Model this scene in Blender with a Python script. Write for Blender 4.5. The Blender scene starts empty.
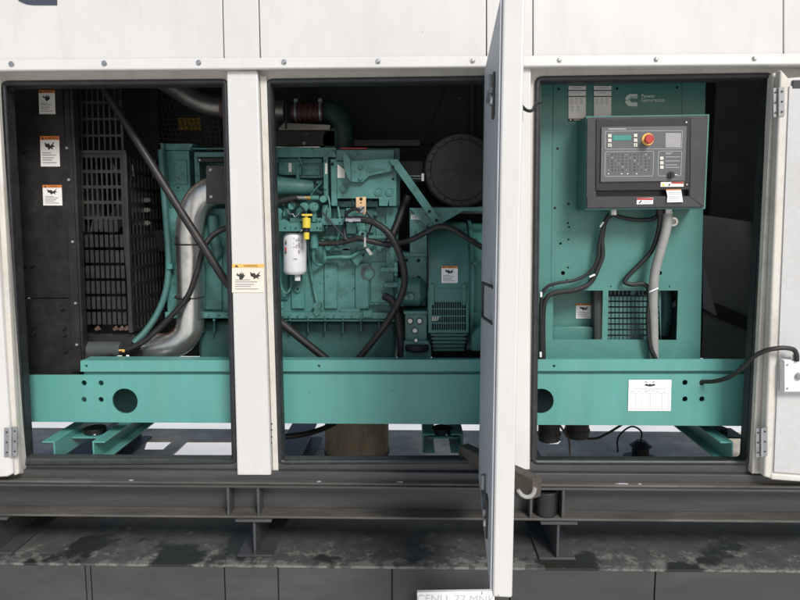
import bpy, bmesh, math, random
from mathutils import Vector, Matrix
random.seed(7)
R = math.radians
SC = bpy.context.scene
COL = SC.collection

# ------------------------------------------------------------------ camera
F, W0, H0 = 664.0, 800.0, 600.0
CAM = Vector((0, -3.0, 2.0))
PITCH, YAW = 6.9, 1.1
cd = bpy.data.cameras.new('camera'); cam = bpy.data.objects.new('camera', cd); COL.objects.link(cam)
cam.location = CAM; cam.rotation_euler = (R(90 - PITCH), 0, R(YAW))
cd.sensor_width = 36; cd.lens = 36 * F / W0; cd.clip_start = .05; cd.clip_end = 2000
SC.camera = cam
ROT = cam.rotation_euler.to_matrix()

def ray(px, py):
    return ROT @ Vector(((px - W0/2)/F, -(py - H0/2)/F, -1))
def P(px, py, Y):                       # a point of the upright plane y = Y
    d = ray(px, py); t = (Y - CAM.y)/d.y
    return CAM + d*t
def PZ(px, py, z):                      # a point of the level plane z
    d = ray(px, py); t = (z - CAM.z)/d.z
    return CAM + d*t
def rp(px, Y): return px*(Y - CAM.y)/F  # a length seen at depth Y

ZP = P(400, 559, -.03).z                                    # top of the pad
YE = PZ(400, 566.5, ZP).y                                   # its front edge

# ------------------------------------------------------------------ materials
MATS = {}
def mat(name, col, rough=.5, metal=0., var=.12, scale=9., bump=0., dirt=None, dirt_amt=0., dscale=3., stretch=(1, 1, 1), spec=.5, rvar=.1, chips=None, chip_lo=.7, wave=0.):
    m = bpy.data.materials.new(name); m.use_nodes = True; MATS[name] = m
    nt = m.node_tree; N = nt.nodes; L = nt.links
    b = N['Principled BSDF']
    b.inputs['Metallic'].default_value = metal
    b.inputs['Specular IOR Level'].default_value = spec
    tc = N.new('ShaderNodeTexCoord'); mp = N.new('ShaderNodeMapping'); mp.inputs['Scale'].default_value = stretch
    L.new(tc.outputs['Object'], mp.inputs[0])
    n1 = N.new('ShaderNodeTexNoise'); n1.inputs['Scale'].default_value = scale; n1.inputs['Detail'].default_value = 6
    n1.inputs['Roughness'].default_value = .65
    L.new(mp.outputs[0], n1.inputs['Vector'])
    cr = N.new('ShaderNodeValToRGB')
    cr.color_ramp.elements[0].position = .3; cr.color_ramp.elements[1].position = .72
    c = Vector(col)
    cr.color_ramp.elements[0].color = (*(c*(1-var)), 1)
    cr.color_ramp.elements[1].color = (*[min(1, x) for x in c*(1+var*.7)], 1)
    L.new(n1.outputs['Fac'], cr.inputs[0]); out = cr.outputs[0]
    if dirt:
        n2 = N.new('ShaderNodeTexNoise'); n2.inputs['Scale'].default_value = dscale; n2.inputs['Detail'].default_value = 9
        n2.inputs['Roughness'].default_value = .7
        L.new(mp.outputs[0], n2.inputs['Vector'])
        r2 = N.new('ShaderNodeValToRGB'); r2.color_ramp.elements[0].position = .5; r2.color_ramp.elements[1].position = .75
        r2.color_ramp.elements[1].color = (dirt_amt,)*3 + (1,)
        L.new(n2.outputs['Fac'], r2.inputs[0])
        mx = N.new('ShaderNodeMix'); mx.data_type = 'RGBA'; mx.inputs['B'].default_value = (*dirt, 1)
        L.new(r2.outputs[0], mx.inputs['Factor']); L.new(out, mx.inputs['A']); out = mx.outputs['Result']
    if chips:
        n4 = N.new('ShaderNodeTexNoise'); n4.inputs['Scale'].default_value = 38; n4.inputs['Detail'].default_value = 5; L.new(tc.outputs['Object'], n4.inputs['Vector'])
        r4 = N.new('ShaderNodeValToRGB'); r4.color_ramp.elements[0].position = chip_lo; r4.color_ramp.elements[1].position = chip_lo+.025; L.new(n4.outputs['Fac'], r4.inputs[0])
        m4 = N.new('ShaderNodeMix'); m4.data_type = 'RGBA'; m4.inputs['B'].default_value = (*chips, 1); L.new(r4.outputs[0], m4.inputs['Factor']); L.new(out, m4.inputs['A']); out = m4.outputs['Result']
    L.new(out, b.inputs['Base Color'])
    if wave:
        n5 = N.new('ShaderNodeTexNoise'); n5.inputs['Scale'].default_value = 2.3; n5.inputs['Detail'].default_value = 1; L.new(tc.outputs['Object'], n5.inputs['Vector'])
        b5 = N.new('ShaderNodeBump'); b5.inputs['Strength'].default_value = 1; b5.inputs['Distance'].default_value = wave; L.new(n5.outputs['Fac'], b5.inputs['Height']); L.new(b5.outputs[0], b.inputs['Normal'])
    mr = N.new('ShaderNodeMapRange'); mr.inputs['To Min'].default_value = max(.03, rough-rvar); mr.inputs['To Max'].default_value = min(1, rough+rvar)
    L.new(n1.outputs['Fac'], mr.inputs[0]); L.new(mr.outputs[0], b.inputs['Roughness'])
    if bump:
        n3 = N.new('ShaderNodeTexNoise'); n3.inputs['Scale'].default_value = scale*5; n3.inputs['Detail'].default_value = 4
        L.new(tc.outputs['Object'], n3.inputs['Vector'])
        bp = N.new('ShaderNodeBump'); bp.inputs['Strength'].default_value = bump; bp.inputs['Distance'].default_value = .004
        L.new(n3.outputs['Fac'], bp.inputs['Height']); L.new(bp.outputs[0], b.inputs['Normal'])
    return m

mat('white_paint', (.625, .615, .596), .34, var=.05, scale=2.2, wave=.012, chips=(.42, .34, .25), chip_lo=.755, dirt=(.42, .38, .31), dirt_amt=.22, dscale=5, stretch=(2, 2, .5))
mat('beige_frame', (.60, .57, .51), .45, var=.06, scale=4, dirt=(.3, .25, .18), dirt_amt=.45, dscale=9)
mat('door_lining', (.52, .52, .515), .5, var=.06, scale=40, bump=.2, dirt=(.4, .39, .37), dirt_amt=.4, dscale=3)
mat('door_inner', (.47, .49, .52), .5, var=.22, scale=60, bump=.3, stretch=(1, 1, .12))
mat('teal', (.068, .215, .193), .36, wave=.008, var=.10, scale=6, dirt=(.04, .12, .105), dirt_amt=.3, dscale=7)
mat('teal_engine', (.076, .226, .208), .40, chips=(.03, .06, .055), chip_lo=.66, var=.22, scale=9, bump=.15, dirt=(.02, .045, .04), dirt_amt=.75, dscale=12)
mat('teal_dark', (.056, .160, .152), .5, var=.25, scale=9, bump=.15, dirt=(.012, .028, .026), dirt_amt=.7, dscale=9)  # darker, dirtier teal; ambient shade low on the engine put into its colour
mat('teal_rail', (.098, .318, .285), .33, wave=.010, chips=(.05, .12, .105), chip_lo=.735, var=.09, scale=4, dirt=(.17, .29, .26), dirt_amt=.45, dscale=5, stretch=(2.2, 1, .35))
mat('black_metal', (.019, .019, .019), .45, var=.35, scale=12, dirt=(.07, .065, .055), dirt_amt=.35, dscale=10, bump=.1)
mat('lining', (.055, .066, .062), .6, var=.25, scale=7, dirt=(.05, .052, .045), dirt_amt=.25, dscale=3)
mat('rubber', (.013, .013, .014), .55, var=.3, scale=30, bump=.1)
mat('hose', (.018, .016, .016), .5, var=.35, scale=40, dirt=(.06, .05, .045), dirt_amt=.5, dscale=14)
mat('gasket', (.022, .024, .027), .5, var=.4, scale=20, dirt=(.09, .09, .085), dirt_amt=.3, dscale=12)
mat('steel_beam', (.052, .053, .055), .5, var=.22, scale=8, bump=.2, dirt=(.11, .10, .09), dirt_amt=.55, dscale=6, stretch=(.25, 1, 1.6))
mat('silver', (.72, .71, .68), .31, metal=.97, var=.12, scale=14, dirt=(.25, .23, .2), dirt_amt=.5, dscale=9)
mat('rust', (.10, .055, .04), .75, var=.5, scale=30, bump=.4, dirt=(.3, .27, .25), dirt_amt=.4, dscale=22)
mat('chrome', (.6, .6, .6), .3, metal=1, var=.1)
mat('grey_latch', (.33, .34, .35), .4, metal=.6, var=.2, scale=20)
mat('red_hose', (.075, .025, .021), .5, var=.4, scale=15)
mat('brown', (.40, .31, .19), .7, var=.28, scale=6, dirt=(.04, .03, .02), dirt_amt=.7, dscale=4, stretch=(2, 2, .4))
mat('brown_steel', (.075, .062, .048), .6, var=.3, scale=20, dirt=(.03, .025, .02), dirt_amt=.6, dscale=8)
mat('filter_white', (.75, .75, .76), .28, var=.03)
mat('paper', (.86, .86, .87), .7, var=.02)
mat('label_white', (.82, .80, .75), .5, var=.05)
mat('label_cream', (.78, .70, .60), .5, var=.03)
mat('orange', (.62, .20, .05), .5, var=.08)
mat('amber', (.80, .47, .12), .5, var=.05)
mat('ink', (.03, .028, .026), .6, var=.1)
mat('ink_grey', (.33, .32, .33), .6, var=.1)
mat('ink_faint', (.50, .50, .54), .6, var=.05)
mat('red', (.42, .035, .03), .4, var=.08)
mat('yellow', (.75, .60, .07), .42, var=.08, scale=20)
mat('gold', (.70, .47, .25), .4, metal=.3, var=.15)
mat('brass', (.6, .42, .17), .3, metal=.9)
mat('grey_conduit', (.30, .30, .29), .5, var=.12, scale=16)
mat('bezel', (.036, .038, .042), .42, var=.12, scale=10, dirt=(.12, .12, .12), dirt_amt=.25, dscale=8)
mat('bezel_dark', (.017, .018, .020), .35, var=.1)
mat('keypad', (.10, .105, .113), .45, var=.06, scale=12)
mat('lcd', (.05, .25, .22), .3, var=.05)
mat('button', (.62, .60, .52), .5, var=.04)
mat('key_line', (.36, .37, .37), .5, var=.02)
mat('logo', (.62, .75, .68), .5, var=.05)
mat('navy', (.055, .06, .085), .4, var=.1)
mat('plastic_white', (.78, .78, .76), .4, var=.02)
mat('coil_metal', (.14, .135, .12), .5, var=.3, scale=20)
mat('teal_shaded', (.022, .062, .057), .55, var=.3, scale=10)  # teal copy darkened, the header's shade put into the colour
mat('dull_metal', (.30, .285, .26), .42, metal=.8, var=.2, scale=12, dirt=(.12, .10, .085), dirt_amt=.7, dscale=8)
mat('lining_lit', (.23, .235, .215), .6, var=.2, scale=5, dirt=(.11, .11, .10), dirt_amt=.6, dscale=3)  # lighter copy of the lining, brightness of the right bay put into its colour
mat('stain', (.075, .11, .095), .6, var=.5, scale=40)
mat('steel_dusty', (.085, .079, .070), .7, var=.35, scale=14, dirt=(.19, .175, .155), dirt_amt=.6, dscale=9, stretch=(.3, 1, 1))
mat('dark_line', (.03, .028, .024), .7)
mat('hole', (.004, .004, .004), .8, var=0)
mat('canister', (.05, .05, .05), .5, var=.2)

def pad_material():
    m = bpy.data.materials.new('pad_top'); m.use_nodes = True; MATS['pad_top'] = m
    nt = m.node_tree; N = nt.nodes; L = nt.links; b = N['Principled BSDF']
    tc = N.new('ShaderNodeTexCoord')
    def noise(s, d=8, r=.65, off=0):
        mp = N.new('ShaderNodeMapping'); mp.inputs['Location'].default_value = (off, off*.7, 0); L.new(tc.outputs['Object'], mp.inputs[0])
        n = N.new('ShaderNodeTexNoise'); n.inputs['Scale'].default_value = s; n.inputs['Detail'].default_value = d; n.inputs['Roughness'].default_value = r
        L.new(mp.outputs[0], n.inputs['Vector']); return n.outputs['Fac']
    def ramp(f, a, c):
        r = N.new('ShaderNodeValToRGB'); r.color_ramp.elements[0].position = a; r.color_ramp.elements[1].position = c; L.new(f, r.inputs[0]); return r.outputs[0]
    def mix(fac, a, c):
        x = N.new('ShaderNodeMix'); x.data_type = 'RGBA'; L.new(fac, x.inputs['Factor'])
        if isinstance(a, tuple): x.inputs['A'].default_value = (*a, 1)
        else: L.new(a, x.inputs['A'])
        if isinstance(c, tuple): x.inputs['B'].default_value = (*c, 1)
        else: L.new(c, x.inputs['B'])
        return x.outputs['Result']
    base = mix(ramp(noise(14), .3, .7), (.048, .050, .048), (.092, .092, .087))
    sx = N.new('ShaderNodeSeparateXYZ'); L.new(tc.outputs['Object'], sx.inputs[0])
    # dust settles towards the front edge
    mr = N.new('ShaderNodeMapRange'); mr.inputs['From Min'].default_value = YE+.2; mr.inputs['From Max'].default_value = YE
    L.new(sx.outputs['Y'], mr.inputs[0])
    ad = N.new('ShaderNodeMath'); ad.operation = 'MULTIPLY_ADD'; ad.inputs[1].default_value = .13; L.new(mr.outputs[0], ad.inputs[0]); L.new(noise(13, 10, .75, 3.1), ad.inputs[2])
    d = ramp(ad.outputs[0], .585, .66)
    c = mix(d, base, (.17, .165, .15))
    wet = ramp(noise(2.1, 9, .60, 2.3), .56, .60)
    c = mix(wet, c, (.024, .0245, .021))
    sp = ramp(noise(75, 3, .6, 1.0), .70, .74)
    c = mix(sp, c, (.13, .13, .125))
    mi = N.new('ShaderNodeMapRange'); mi.inputs['From Min'].default_value = .25; mi.inputs['From Max'].default_value = .6; L.new(sx.outputs['Y'], mi.inputs[0])
    pad_lit = mix(ramp(noise(5, 8, .7, 5.5), .35, .68), (.42, .37, .30), (.74, .65, .52))  # pad painted paler under the skid to make up for missing light
    c = mix(mi.outputs[0], c, pad_lit)
    L.new(c, b.inputs['Base Color']); b.inputs['Specular IOR Level'].default_value = .25
    rr = N.new('ShaderNodeMapRange'); rr.inputs['To Min'].default_value = .7; rr.inputs['To Max'].default_value = .42; L.new(wet, rr.inputs[0]); L.new(rr.outputs[0], b.inputs['Roughness'])
    bp = N.new('ShaderNodeBump'); bp.inputs['Strength'].default_value = .5; bp.inputs['Distance'].default_value = .006; L.new(noise(60, 4), bp.inputs['Height']); L.new(bp.outputs[0], b.inputs['Normal'])
pad_material()
def sheet_material():
    m = bpy.data.materials.new('added_yellow_sheet'); m.use_nodes = True; MATS['added_yellow_sheet'] = m
    nt = m.node_tree; tr = nt.nodes.new('ShaderNodeBsdfTranslucent'); n = nt.nodes.new('ShaderNodeTexNoise'); n.inputs['Scale'].default_value = 14
    r = nt.nodes.new('ShaderNodeValToRGB'); r.color_ramp.elements[0].color = (.10, .07, .025, 1); r.color_ramp.elements[1].color = (.42, .32, .13, 1); r.color_ramp.elements[0].position = .35; r.color_ramp.elements[1].position = .65
    nt.links.new(n.outputs['Fac'], r.inputs[0]); nt.links.new(r.outputs[0], tr.inputs['Color']); nt.links.new(tr.outputs[0], nt.nodes['Material Output'].inputs[0])
sheet_material()
mat('pad_face', (.043, .044, .044), .6, var=.2, scale=5, bump=.2, dirt=(.09, .09, .086), dirt_amt=.6, dscale=3, stretch=(.5, 1, 1.6))
mat('ground_concrete', (.80, .79, .76), .85, var=.1, scale=.8, bump=.2)

# ------------------------------------------------------------------ mesh builder
class MB:
    def __init__(s, m): s.bm = bmesh.new(); s.mats = [m]; s.cur = 0
    def m(s, name):
        if name not in s.mats: s.mats.append(name)
        s.cur = s.mats.index(name); return s
    def face(s, vs):
        try:
            f = s.bm.faces.new(vs); f.material_index = s.cur
        except ValueError: pass
    def prism(s, front, back):
        a = [s.bm.verts.new(p) for p in front]; b = [s.bm.verts.new(p) for p in back]
        n = len(a); s.face(a); s.face(b[::-1])
        for i in range(n): s.face([a[(i+1) % n], a[i], b[i], b[(i+1) % n]])
        return s
    def poly(s, px, Y, th):              # outline given where it is seen on plane Y, th deep
        pts = [P(x, y, Y) for x, y in px]
        return s.prism(pts, [p + Vector((0, th, 0)) for p in pts])
    def rect(s, x0, y0, x1, y1, Y, th): return s.poly([(x0, y0), (x1, y0), (x1, y1), (x0, y1)], Y, th)
    def wbox(s, x0, x1, y0, y1, z0, z1):
        return s.prism([Vector((x0, y0, z0)), Vector((x1, y0, z0)), Vector((x1, y0, z1)), Vector((x0, y0, z1))],
                       [Vector((x0, y1, z0)), Vector((x1, y1, z0)), Vector((x1, y1, z1)), Vector((x0, y1, z1))])
    def box(s, x0, y0, x1, y1, Y0, Y1):  # axis-aligned block
        a, b, c, d = P(x0, y0, Y0), P(x1, y0, Y0), P(x1, y1, Y0), P(x0, y1, Y0)
        return s.wbox((a.x+d.x)/2, (b.x+c.x)/2, Y0, Y1, (c.z+d.z)/2, (a.z+b.z)/2)
    def cyl(s, px, py, r, Y, th, n=20, r2=None, rot=0.):   # axis towards the viewer, r in seen pixels
        c = P(px, py, Y); ra = rp(r, Y); rb = ra if r2 is None else rp(r2, Y)
        f = [c + Vector((ra*math.cos(2*math.pi*i/n+rot), 0, ra*math.sin(2*math.pi*i/n+rot))) for i in range(n)]
        g = [c + Vector((rb*math.cos(2*math.pi*i/n+rot), th, rb*math.sin(2*math.pi*i/n+rot))) for i in range(n)]
        return s.prism(f, g)
    def bolt(s, px, py, r, Y, th=.012):
        s.cyl(px, py, r*1.35, Y-.003, .004, 14); return s.cyl(px, py, r, Y-th, th, 6, rot=random.random())
    def ring(s, px, py, r0, r1, Y, th, n=40):
        return s.plate([circ(px, py, r1, Y, n)], Y, th, [circ(px, py, r0, Y, n)])
    def tubew(s, pts, r, n=12, smooth=6, taper=None):
        if smooth and len(pts) > 2: pts = catmull(pts, smooth)
        m = len(pts); t0 = (pts[1]-pts[0]).normalized()
        nrm = t0.orthogonal().normalized(); rings = []
        for i, p in enumerate(pts):
            t = (pts[min(i+1, m-1)] - pts[max(i-1, 0)]).normalized()
            nrm = (nrm - t*nrm.dot(t)).normalized(); bn = t.cross(nrm)
            rr = r if taper is None else r + (taper-r)*i/(m-1)
            rings.append([s.bm.verts.new(p + nrm*rr*math.cos(2*math.pi*k/n) + bn*rr*math.sin(2*math.pi*k/n)) for k in range(n)])
        for a, b in zip(rings, rings[1:]):
            for k in range(n): s.face([a[k], a[(k+1) % n], b[(k+1) % n], b[k]])
        s.face(rings[0][::-1]); s.face(rings[-1]); return s
    def tube(s, pts, r, n=12, smooth=6, taper=None):       # pts (px, py, Y), r in seen pixels at the mean depth
        Y = sum(p[2] for p in pts)/len(pts)
        return s.tubew([P(*p) for p in pts], rp(r, Y), n, smooth, None if taper is None else rp(taper, Y))
    def addmesh(s, me, fn):
        vs = [s.bm.verts.new(fn(v.co)) for v in me.vertices]
        for p in me.polygons: s.face([vs[i] for i in p.vertices])
    def plate2(s, outer, holes, th, fn):                    # 2-D outlines with holes, mapped by fn(u, v, w)
        cu = bpy.data.curves.new('outline', 'CURVE'); cu.dimensions = '2D'; cu.fill_mode = 'BOTH'; cu.extrude = th/2
        for o in list(outer)+list(holes):
            sp = cu.splines.new('POLY'); sp.points.add(len(o)-1)
            for q, (u, v) in zip(sp.points, o): q.co = (u, v, 0, 1)
            sp.use_cyclic_u = True
        ob = bpy.data.objects.new('outline', cu); COL.objects.link(ob)
        dg = bpy.context.evaluated_depsgraph_get(); ev = ob.evaluated_get(dg); me = ev.to_mesh()
        s.addmesh(me, fn); ev.to_mesh_clear()
        bpy.data.objects.remove(ob); bpy.data.curves.remove(cu); return s
    def plate(s, outer, Y, th, holes=()):                   # outlines as world (x, z) on plane Y
        return s.plate2(outer, holes, th, lambda c: Vector((c.x, Y+th/2-c.z, c.y)))
    def platep(s, outer, Y, th, holes=()):                  # outlines as seen
        f = lambda o: [(P(x, y, Y).x, P(x, y, Y).z) for x, y in o]
        return s.plate([f(outer)], Y, th, [f(h) for h in holes])
    def text(s, st, px, py, h, Y, align='CENTER', lines=1., bold=0.):
        cu = bpy.data.curves.new('lettering', 'FONT'); cu.body = st; cu.size = rp(h, Y)*1.4; cu.align_x = align; cu.align_y = 'CENTER'
        cu.space_line = lines; cu.offset = bold*rp(1, Y); cu.resolution_u = 3
        ob = bpy.data.objects.new('lettering', cu); COL.objects.link(ob)
        dg = bpy.context.evaluated_depsgraph_get(); ev = ob.evaluated_get(dg); me = ev.to_mesh()
        c = P(px, py, Y); s.addmesh(me, lambda v: c + Vector((v.x, 0, v.y))); ev.to_mesh_clear()
        bpy.data.objects.remove(ob); bpy.data.curves.remove(cu); return s
    def build(s, name, parent=None, label=None, cat=None, group=None, bevel=0., angle=35, kind=None):
        bmesh.ops.recalc_face_normals(s.bm, faces=s.bm.faces)
        off = Vector((0, 0, 0))
        if parent is not None:
            q = parent
            while q is not None: off += q.location; q = q.parent
        else:
            xs = [v.co for v in s.bm.verts]
            off = Vector(((min(c.x for c in xs)+max(c.x for c in xs))/2, (min(c.y for c in xs)+max(c.y for c in xs))/2, min(c.z for c in xs)))
            if kind == 'structure': off = Vector((0, 0, 0))
        for v in s.bm.verts: v.co -= off
        me = bpy.data.meshes.new(name); s.bm.to_mesh(me); s.bm.free()
        for n in s.mats: me.materials.append(MATS[n])
        for p in me.polygons: p.use_smooth = True
        me.set_sharp_from_angle(angle=R(angle))
        o = bpy.data.objects.new(name, me); COL.objects.link(o)
        if parent is not None: o.parent = parent
        else: o.location = off
        if bevel:
            b = o.modifiers.new('edge', 'BEVEL'); b.width = bevel; b.segments = 2; b.limit_method = 'ANGLE'; b.angle_limit = R(40)
            b.harden_normals = False
        tag(o, label, cat, group, kind); return o

def tag(o, label=None, cat=None, group=None, kind=None):
    if label: o['label'] = label
    if cat: o['category'] = cat
    if group: o['group'] = group
    if kind: o['kind'] = kind
def thing(name, loc, label, cat, group=None):
    o = bpy.data.objects.new(name, None); COL.objects.link(o); o.location = loc; o.empty_display_size = .1
    tag(o, label, cat, group); return o
def catmull(p, k):
    q = [p[0]*2-p[1]] + list(p) + [p[-1]*2-p[-2]]; out = []
    for i in range(1, len(q)-2):
        for j in range(k):
            t = j/k; a, b, c, d = q[i-1], q[i], q[i+1], q[i+2]
            out.append(.5*((2*b) + (c-a)*t + (2*a-5*b+4*c-d)*t*t + (3*b-a-3*c+d)*t**3))
    out.append(p[-1]); return out
def circ(px, py, r, Y, n=24):
    c = P(px, py, Y); ra = rp(r, Y); return [(c.x+ra*math.cos(2*math.pi*i/n), c.z+ra*math.sin(2*math.pi*i/n)) for i in range(n)]
def lerp2(quad, u, v):
    (ax, ay), (bx, by), (cx, cy), (dx, dy) = quad
    return ((ax*(1-u)+bx*u)*(1-v)+(dx*(1-u)+cx*u)*v, (ay*(1-u)+by*u)*(1-v)+(dy*(1-u)+cy*u)*v)
def slots(quad, nx, ny, fx=.62, fy=.78, mx=0.):
    out = []
    for j in range(ny):
        for i in range(nx):
            u0 = mx+(1-2*mx)*(i+.5-fx/2)/nx; u1 = mx+(1-2*mx)*(i+.5+fx/2)/nx; v0 = (j+.5-fy/2)/ny; v1 = (j+.5+fy/2)/ny
            out.append([lerp2(quad, u0, v0), lerp2(quad, u1, v0), lerp2(quad, u1, v1), lerp2(quad, u0, v1)])
    return out
def rounded(quad, r, n=5):                                  # px quad with rounded corners
    out = []; m = len(quad)
    for i in range(m):
        p = Vector(quad[i]); a = Vector(quad[i-1]); b = Vector(quad[(i+1) % m])
        pa = p + (a-p).normalized()*r; pb = p + (b-p).normalized()*r
        for k in range(n+1):
            t = k/n; q = pa*(1-t)**2 + p*2*t*(1-t) + pb*t*t; out.append((q.x, q.y))
    return out

HAND = [(.1, .2), (.3, .45), (.42, .15), (.5, .4), (.62, .05), (.66, .4), (.8, .15), (.76, .5), (.95, .4), (.72, .8), (.5, 1), (.3, .8), (.34, .62), (.05, .5)]
BIRD = [(0, .1), (.22, .3), (.4, .22), (.55, .5), (.95, 0), (.78, .45), (1, .55), (.7, .7), (.85, .95), (.55, .78), (.35, 1), (.3, .7), (.08, .62)]
def warning(parent, x0, y0, x1, y1, Y, top='orange', body='label_white', pic=BIRD, word=True, name='warning_label', label=None, skew=0.):
    b = MB(body); w = x1-x0; h = y1-y0; q = lambda u, v: (x0+u*w+skew*v, y0+v*h)
    b.poly([q(0, 0), q(1, 0), q(1, 1), q(0, 1)], Y, .002)
    b.m(top).poly([q(0, 0), q(1, 0), q(1, .13), q(0, .13)], Y-.0012, .001)
    b.m('ink').poly([q(.08, .11), q(.14, .02), q(.2, .11)], Y-.002, .0006)
    if word: b.text('WARNING', *q(.58, .068), h*.06 if h > w else h*.075, Y-.002)
    if pic: b.poly([q(.22+.56*u, .17+.3*v) for u, v in pic], Y-.001, .0008)
    b.m('ink_grey')
    for k, v in enumerate((.54, .61, .70, .77, .86)):
        b.poly([q(.1, v), q(.55+.35*((k*37) % 10)/10, v), q(.55+.35*((k*37) % 10)/10, v+.03), q(.1, v+.03)], Y-.001, .0008)
    return b.build(name, parent, label)


# ------------------------------------------------------------------ ground and pad
g = MB('ground_concrete'); g.wbox(-80, 80, -80, 80, -2.2, -2.0); g.build('ground', kind='structure')
b = MB('pad_top')
yb = PZ(400, 430, ZP).y
wz = lambda px, py: (PZ(px, py, ZP).x, PZ(px, py, ZP).y)
holes = [[wz(147, 440.6), wz(173, 440.6), wz(163, 449.5), wz(144, 449.5)],
         [wz(187, 440.8), wz(250, 440.8), wz(242, 455), wz(172, 455)],
         [wz(553, 439.5), wz(562.5, 439.5), wz(558, 444), wz(547.5, 444)]]
b.plate2([[(-3.2, YE), (3.2, YE), (3.2, yb), (-3.2, yb)]], holes, .012, lambda c: Vector((c.x, c.y, ZP-.006+c.z)))
b.build('concrete_pad', kind='structure', bevel=.003)
b = MB('pad_face')
xs = [-3.2] + [P(x, 590, YE).x for x in (85.5, 91, 224.5, 278, 392, 510, 655)] + [3.2]
for x0, x1 in zip(xs, xs[1:]): b.wbox(x0+.0025, x1-.0025, YE+.004, YE+.07, -2.0, ZP-.013)
b.m('dark_line').wbox(-3.19, 3.19, YE+.02, YE+.05, -2.0, ZP-.02)
b.build('pad_edge', kind='structure', bevel=.004)

# ------------------------------------------------------------------ steel base frame
bf = thing('steel_base_frame', (0, .1, ZP), 'dark grey steel base frame of long I-beams carrying the generator housing on the pad', 'base frame')
XL, XR = -2.6, 2.6
zz = lambda py, Y: P(400, py, Y).z
zt, zb = zz(487, -.03), zz(519.5, -.03)
b = MB('steel_beam')
b.wbox(XL, XR, -.03, .16, zt-.011, zt); b.m('steel_dusty').wbox(XL, XR, -.03, .16, zb, zb+.011); b.m('steel_beam'); b.wbox(XL, XR, .058, .07, zb+.0112, zt-.0112)
b.build('main_beam', bf, bevel=.002)
b = MB('steel_beam')
z1, z2 = zz(472.5, .012), zz(461, .035)
b.wbox(XL, XR, .012, .10, zt+.0005, z1); b.m('steel_dusty').wbox(XL, XR, -.018, .03, zt+.0002, zt+.012); b.m('steel_beam'); b.wbox(XL, XR, .036, .10, z1, z2)
b.build('sill_channel', bf, bevel=.003)
for x, y, w in ((128, 474, 3.5), (400, 474.3, 4), (622, 474, 10), (640, 475, 3), (318, 475, 3)):
    o = PZ(x, y, z1+.0006); random.seed(int(x)); ww = rp(w, 0)
    pts = [Vector((o.x+ww*math.cos(t)*random.uniform(.4, 1), -.003+.012*math.sin(t)*random.uniform(.3, 1), zt+.0128)) for t in [k*math.pi/6 for k in range(12)]]
    b = MB('ink_faint'); b.prism(pts, [p - Vector((0, 0, .0006)) for p in pts]); b.build('paint_mark', bf)
for x in (228.5, 258.5, 531, 563):
    b = MB('steel_beam'); c = P(x, 504, -.02).x; b.wbox(c-.006, c+.006, -.026, .0578, zb+.0114, zt-.0114); b.build('stiffener', bf, bevel=.0015)
b = MB('rubber'); c = P(546, 503, .02); b.tubew([Vector((c.x, .02, zb+.012)), Vector((c.x, .02, zt-.03))], .05, 20, 0); b.build('pipe_stub', bf, bevel=.004)
for x in (254, 558.5, -70):
    b = MB('steel_beam'); c = P(x, 540, -.04).x; z0, z3 = ZP+.001, zb-.001
    if x < 0: c = -2.0
    for (a, d, e, f) in ((-.085, .085, z3-.012, z3), (-.085, .085, z0, z0+.012), (-.006, .006, z0+.0122, z3-.0122)):
        b.wbox(c+a, c+d, -.045 if e > z0 + .02 else -.03, 1.7, e, f)
    b.build('cross_beam', bf, bevel=.002)

# ------------------------------------------------------------------ housing
en = thing('generator_enclosure', (0, .7, zt), 'white painted steel generator housing with three open service doors', 'generator housing')
hy = lambda x: 71.2 - 6.2*x/800          # lower lip of the header rail
wall = [(-60, 221.5), (222.5, 257.8), (258.8, 486), (487, 532.5), (533.5, 783), (784, 870)]
for x0, x1 in wall:
    b = MB('white_paint'); b.poly([(x0, -14), (x1, -14), (x1+(2 if x1 < 400 else 0), hy(x1)-6), (x0+(2 if x0 < 400 and x0 > 0 else 0), hy(x0)-6)], 0, .03)
    b.build('upper_panel', en, bevel=.003)
b = MB('lining'); b.poly([(-60, -14), (870, -14), (870, 60), (-60, 60)], .032, .02); b.build('panel_backing', en)
b = MB('white_paint')
sec = [(-.006, -11.5), (-.022, -9.5), (-.026, -1.2), (-.022, 0), (-.012, .4), (.0, -3)]
a, c = P(-60, hy(-60), -.02), P(870, hy(870), -.02)
def hsec(base): return [Vector((base.x, y, base.z - dz*3.0/F)) for y, dz in sec]
b.prism(hsec(a), hsec(c)); b.wbox(a.x, c.x, -.004, .09, a.z+.012, a.z+.03)
hd = b.build('header_rail', en, bevel=.002)
for x in (11, 104, 198.5, 284, 378, 473, 560, 657, 755.5):
    b = MB('chrome'); y = hy(x)-7.3; b.cyl(x, y, 2.6, -.028, .006, 16); b.cyl(x, y, 1.1, -.034, .007, 16, r2=2.2); b.build('screw', hd)
OPL = [(3.5, 83.5), (226, 81.5), (235.5, 461.5), (24, 463)]
OPM = [(268.5, 81.5), (488, 78.5), (486, 461), (280, 462)]
OPR = [(537.5, 79), (771, 75.5), (748.5, 462.5), (533, 462)]
b = MB('beige_frame')
b.platep([(-60, 66), (870, 60), (870, 474), (-60, 474)], .05, .035, [rounded(q, 5) for q in (OPL, OPM, OPR)])
b.build('door_frame', en, bevel=.002)
b = MB('beige_frame'); b.poly([(-60, 69), (870, 62), (870, 77), (-60, 84)], .0505, .0) if False else None
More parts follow.
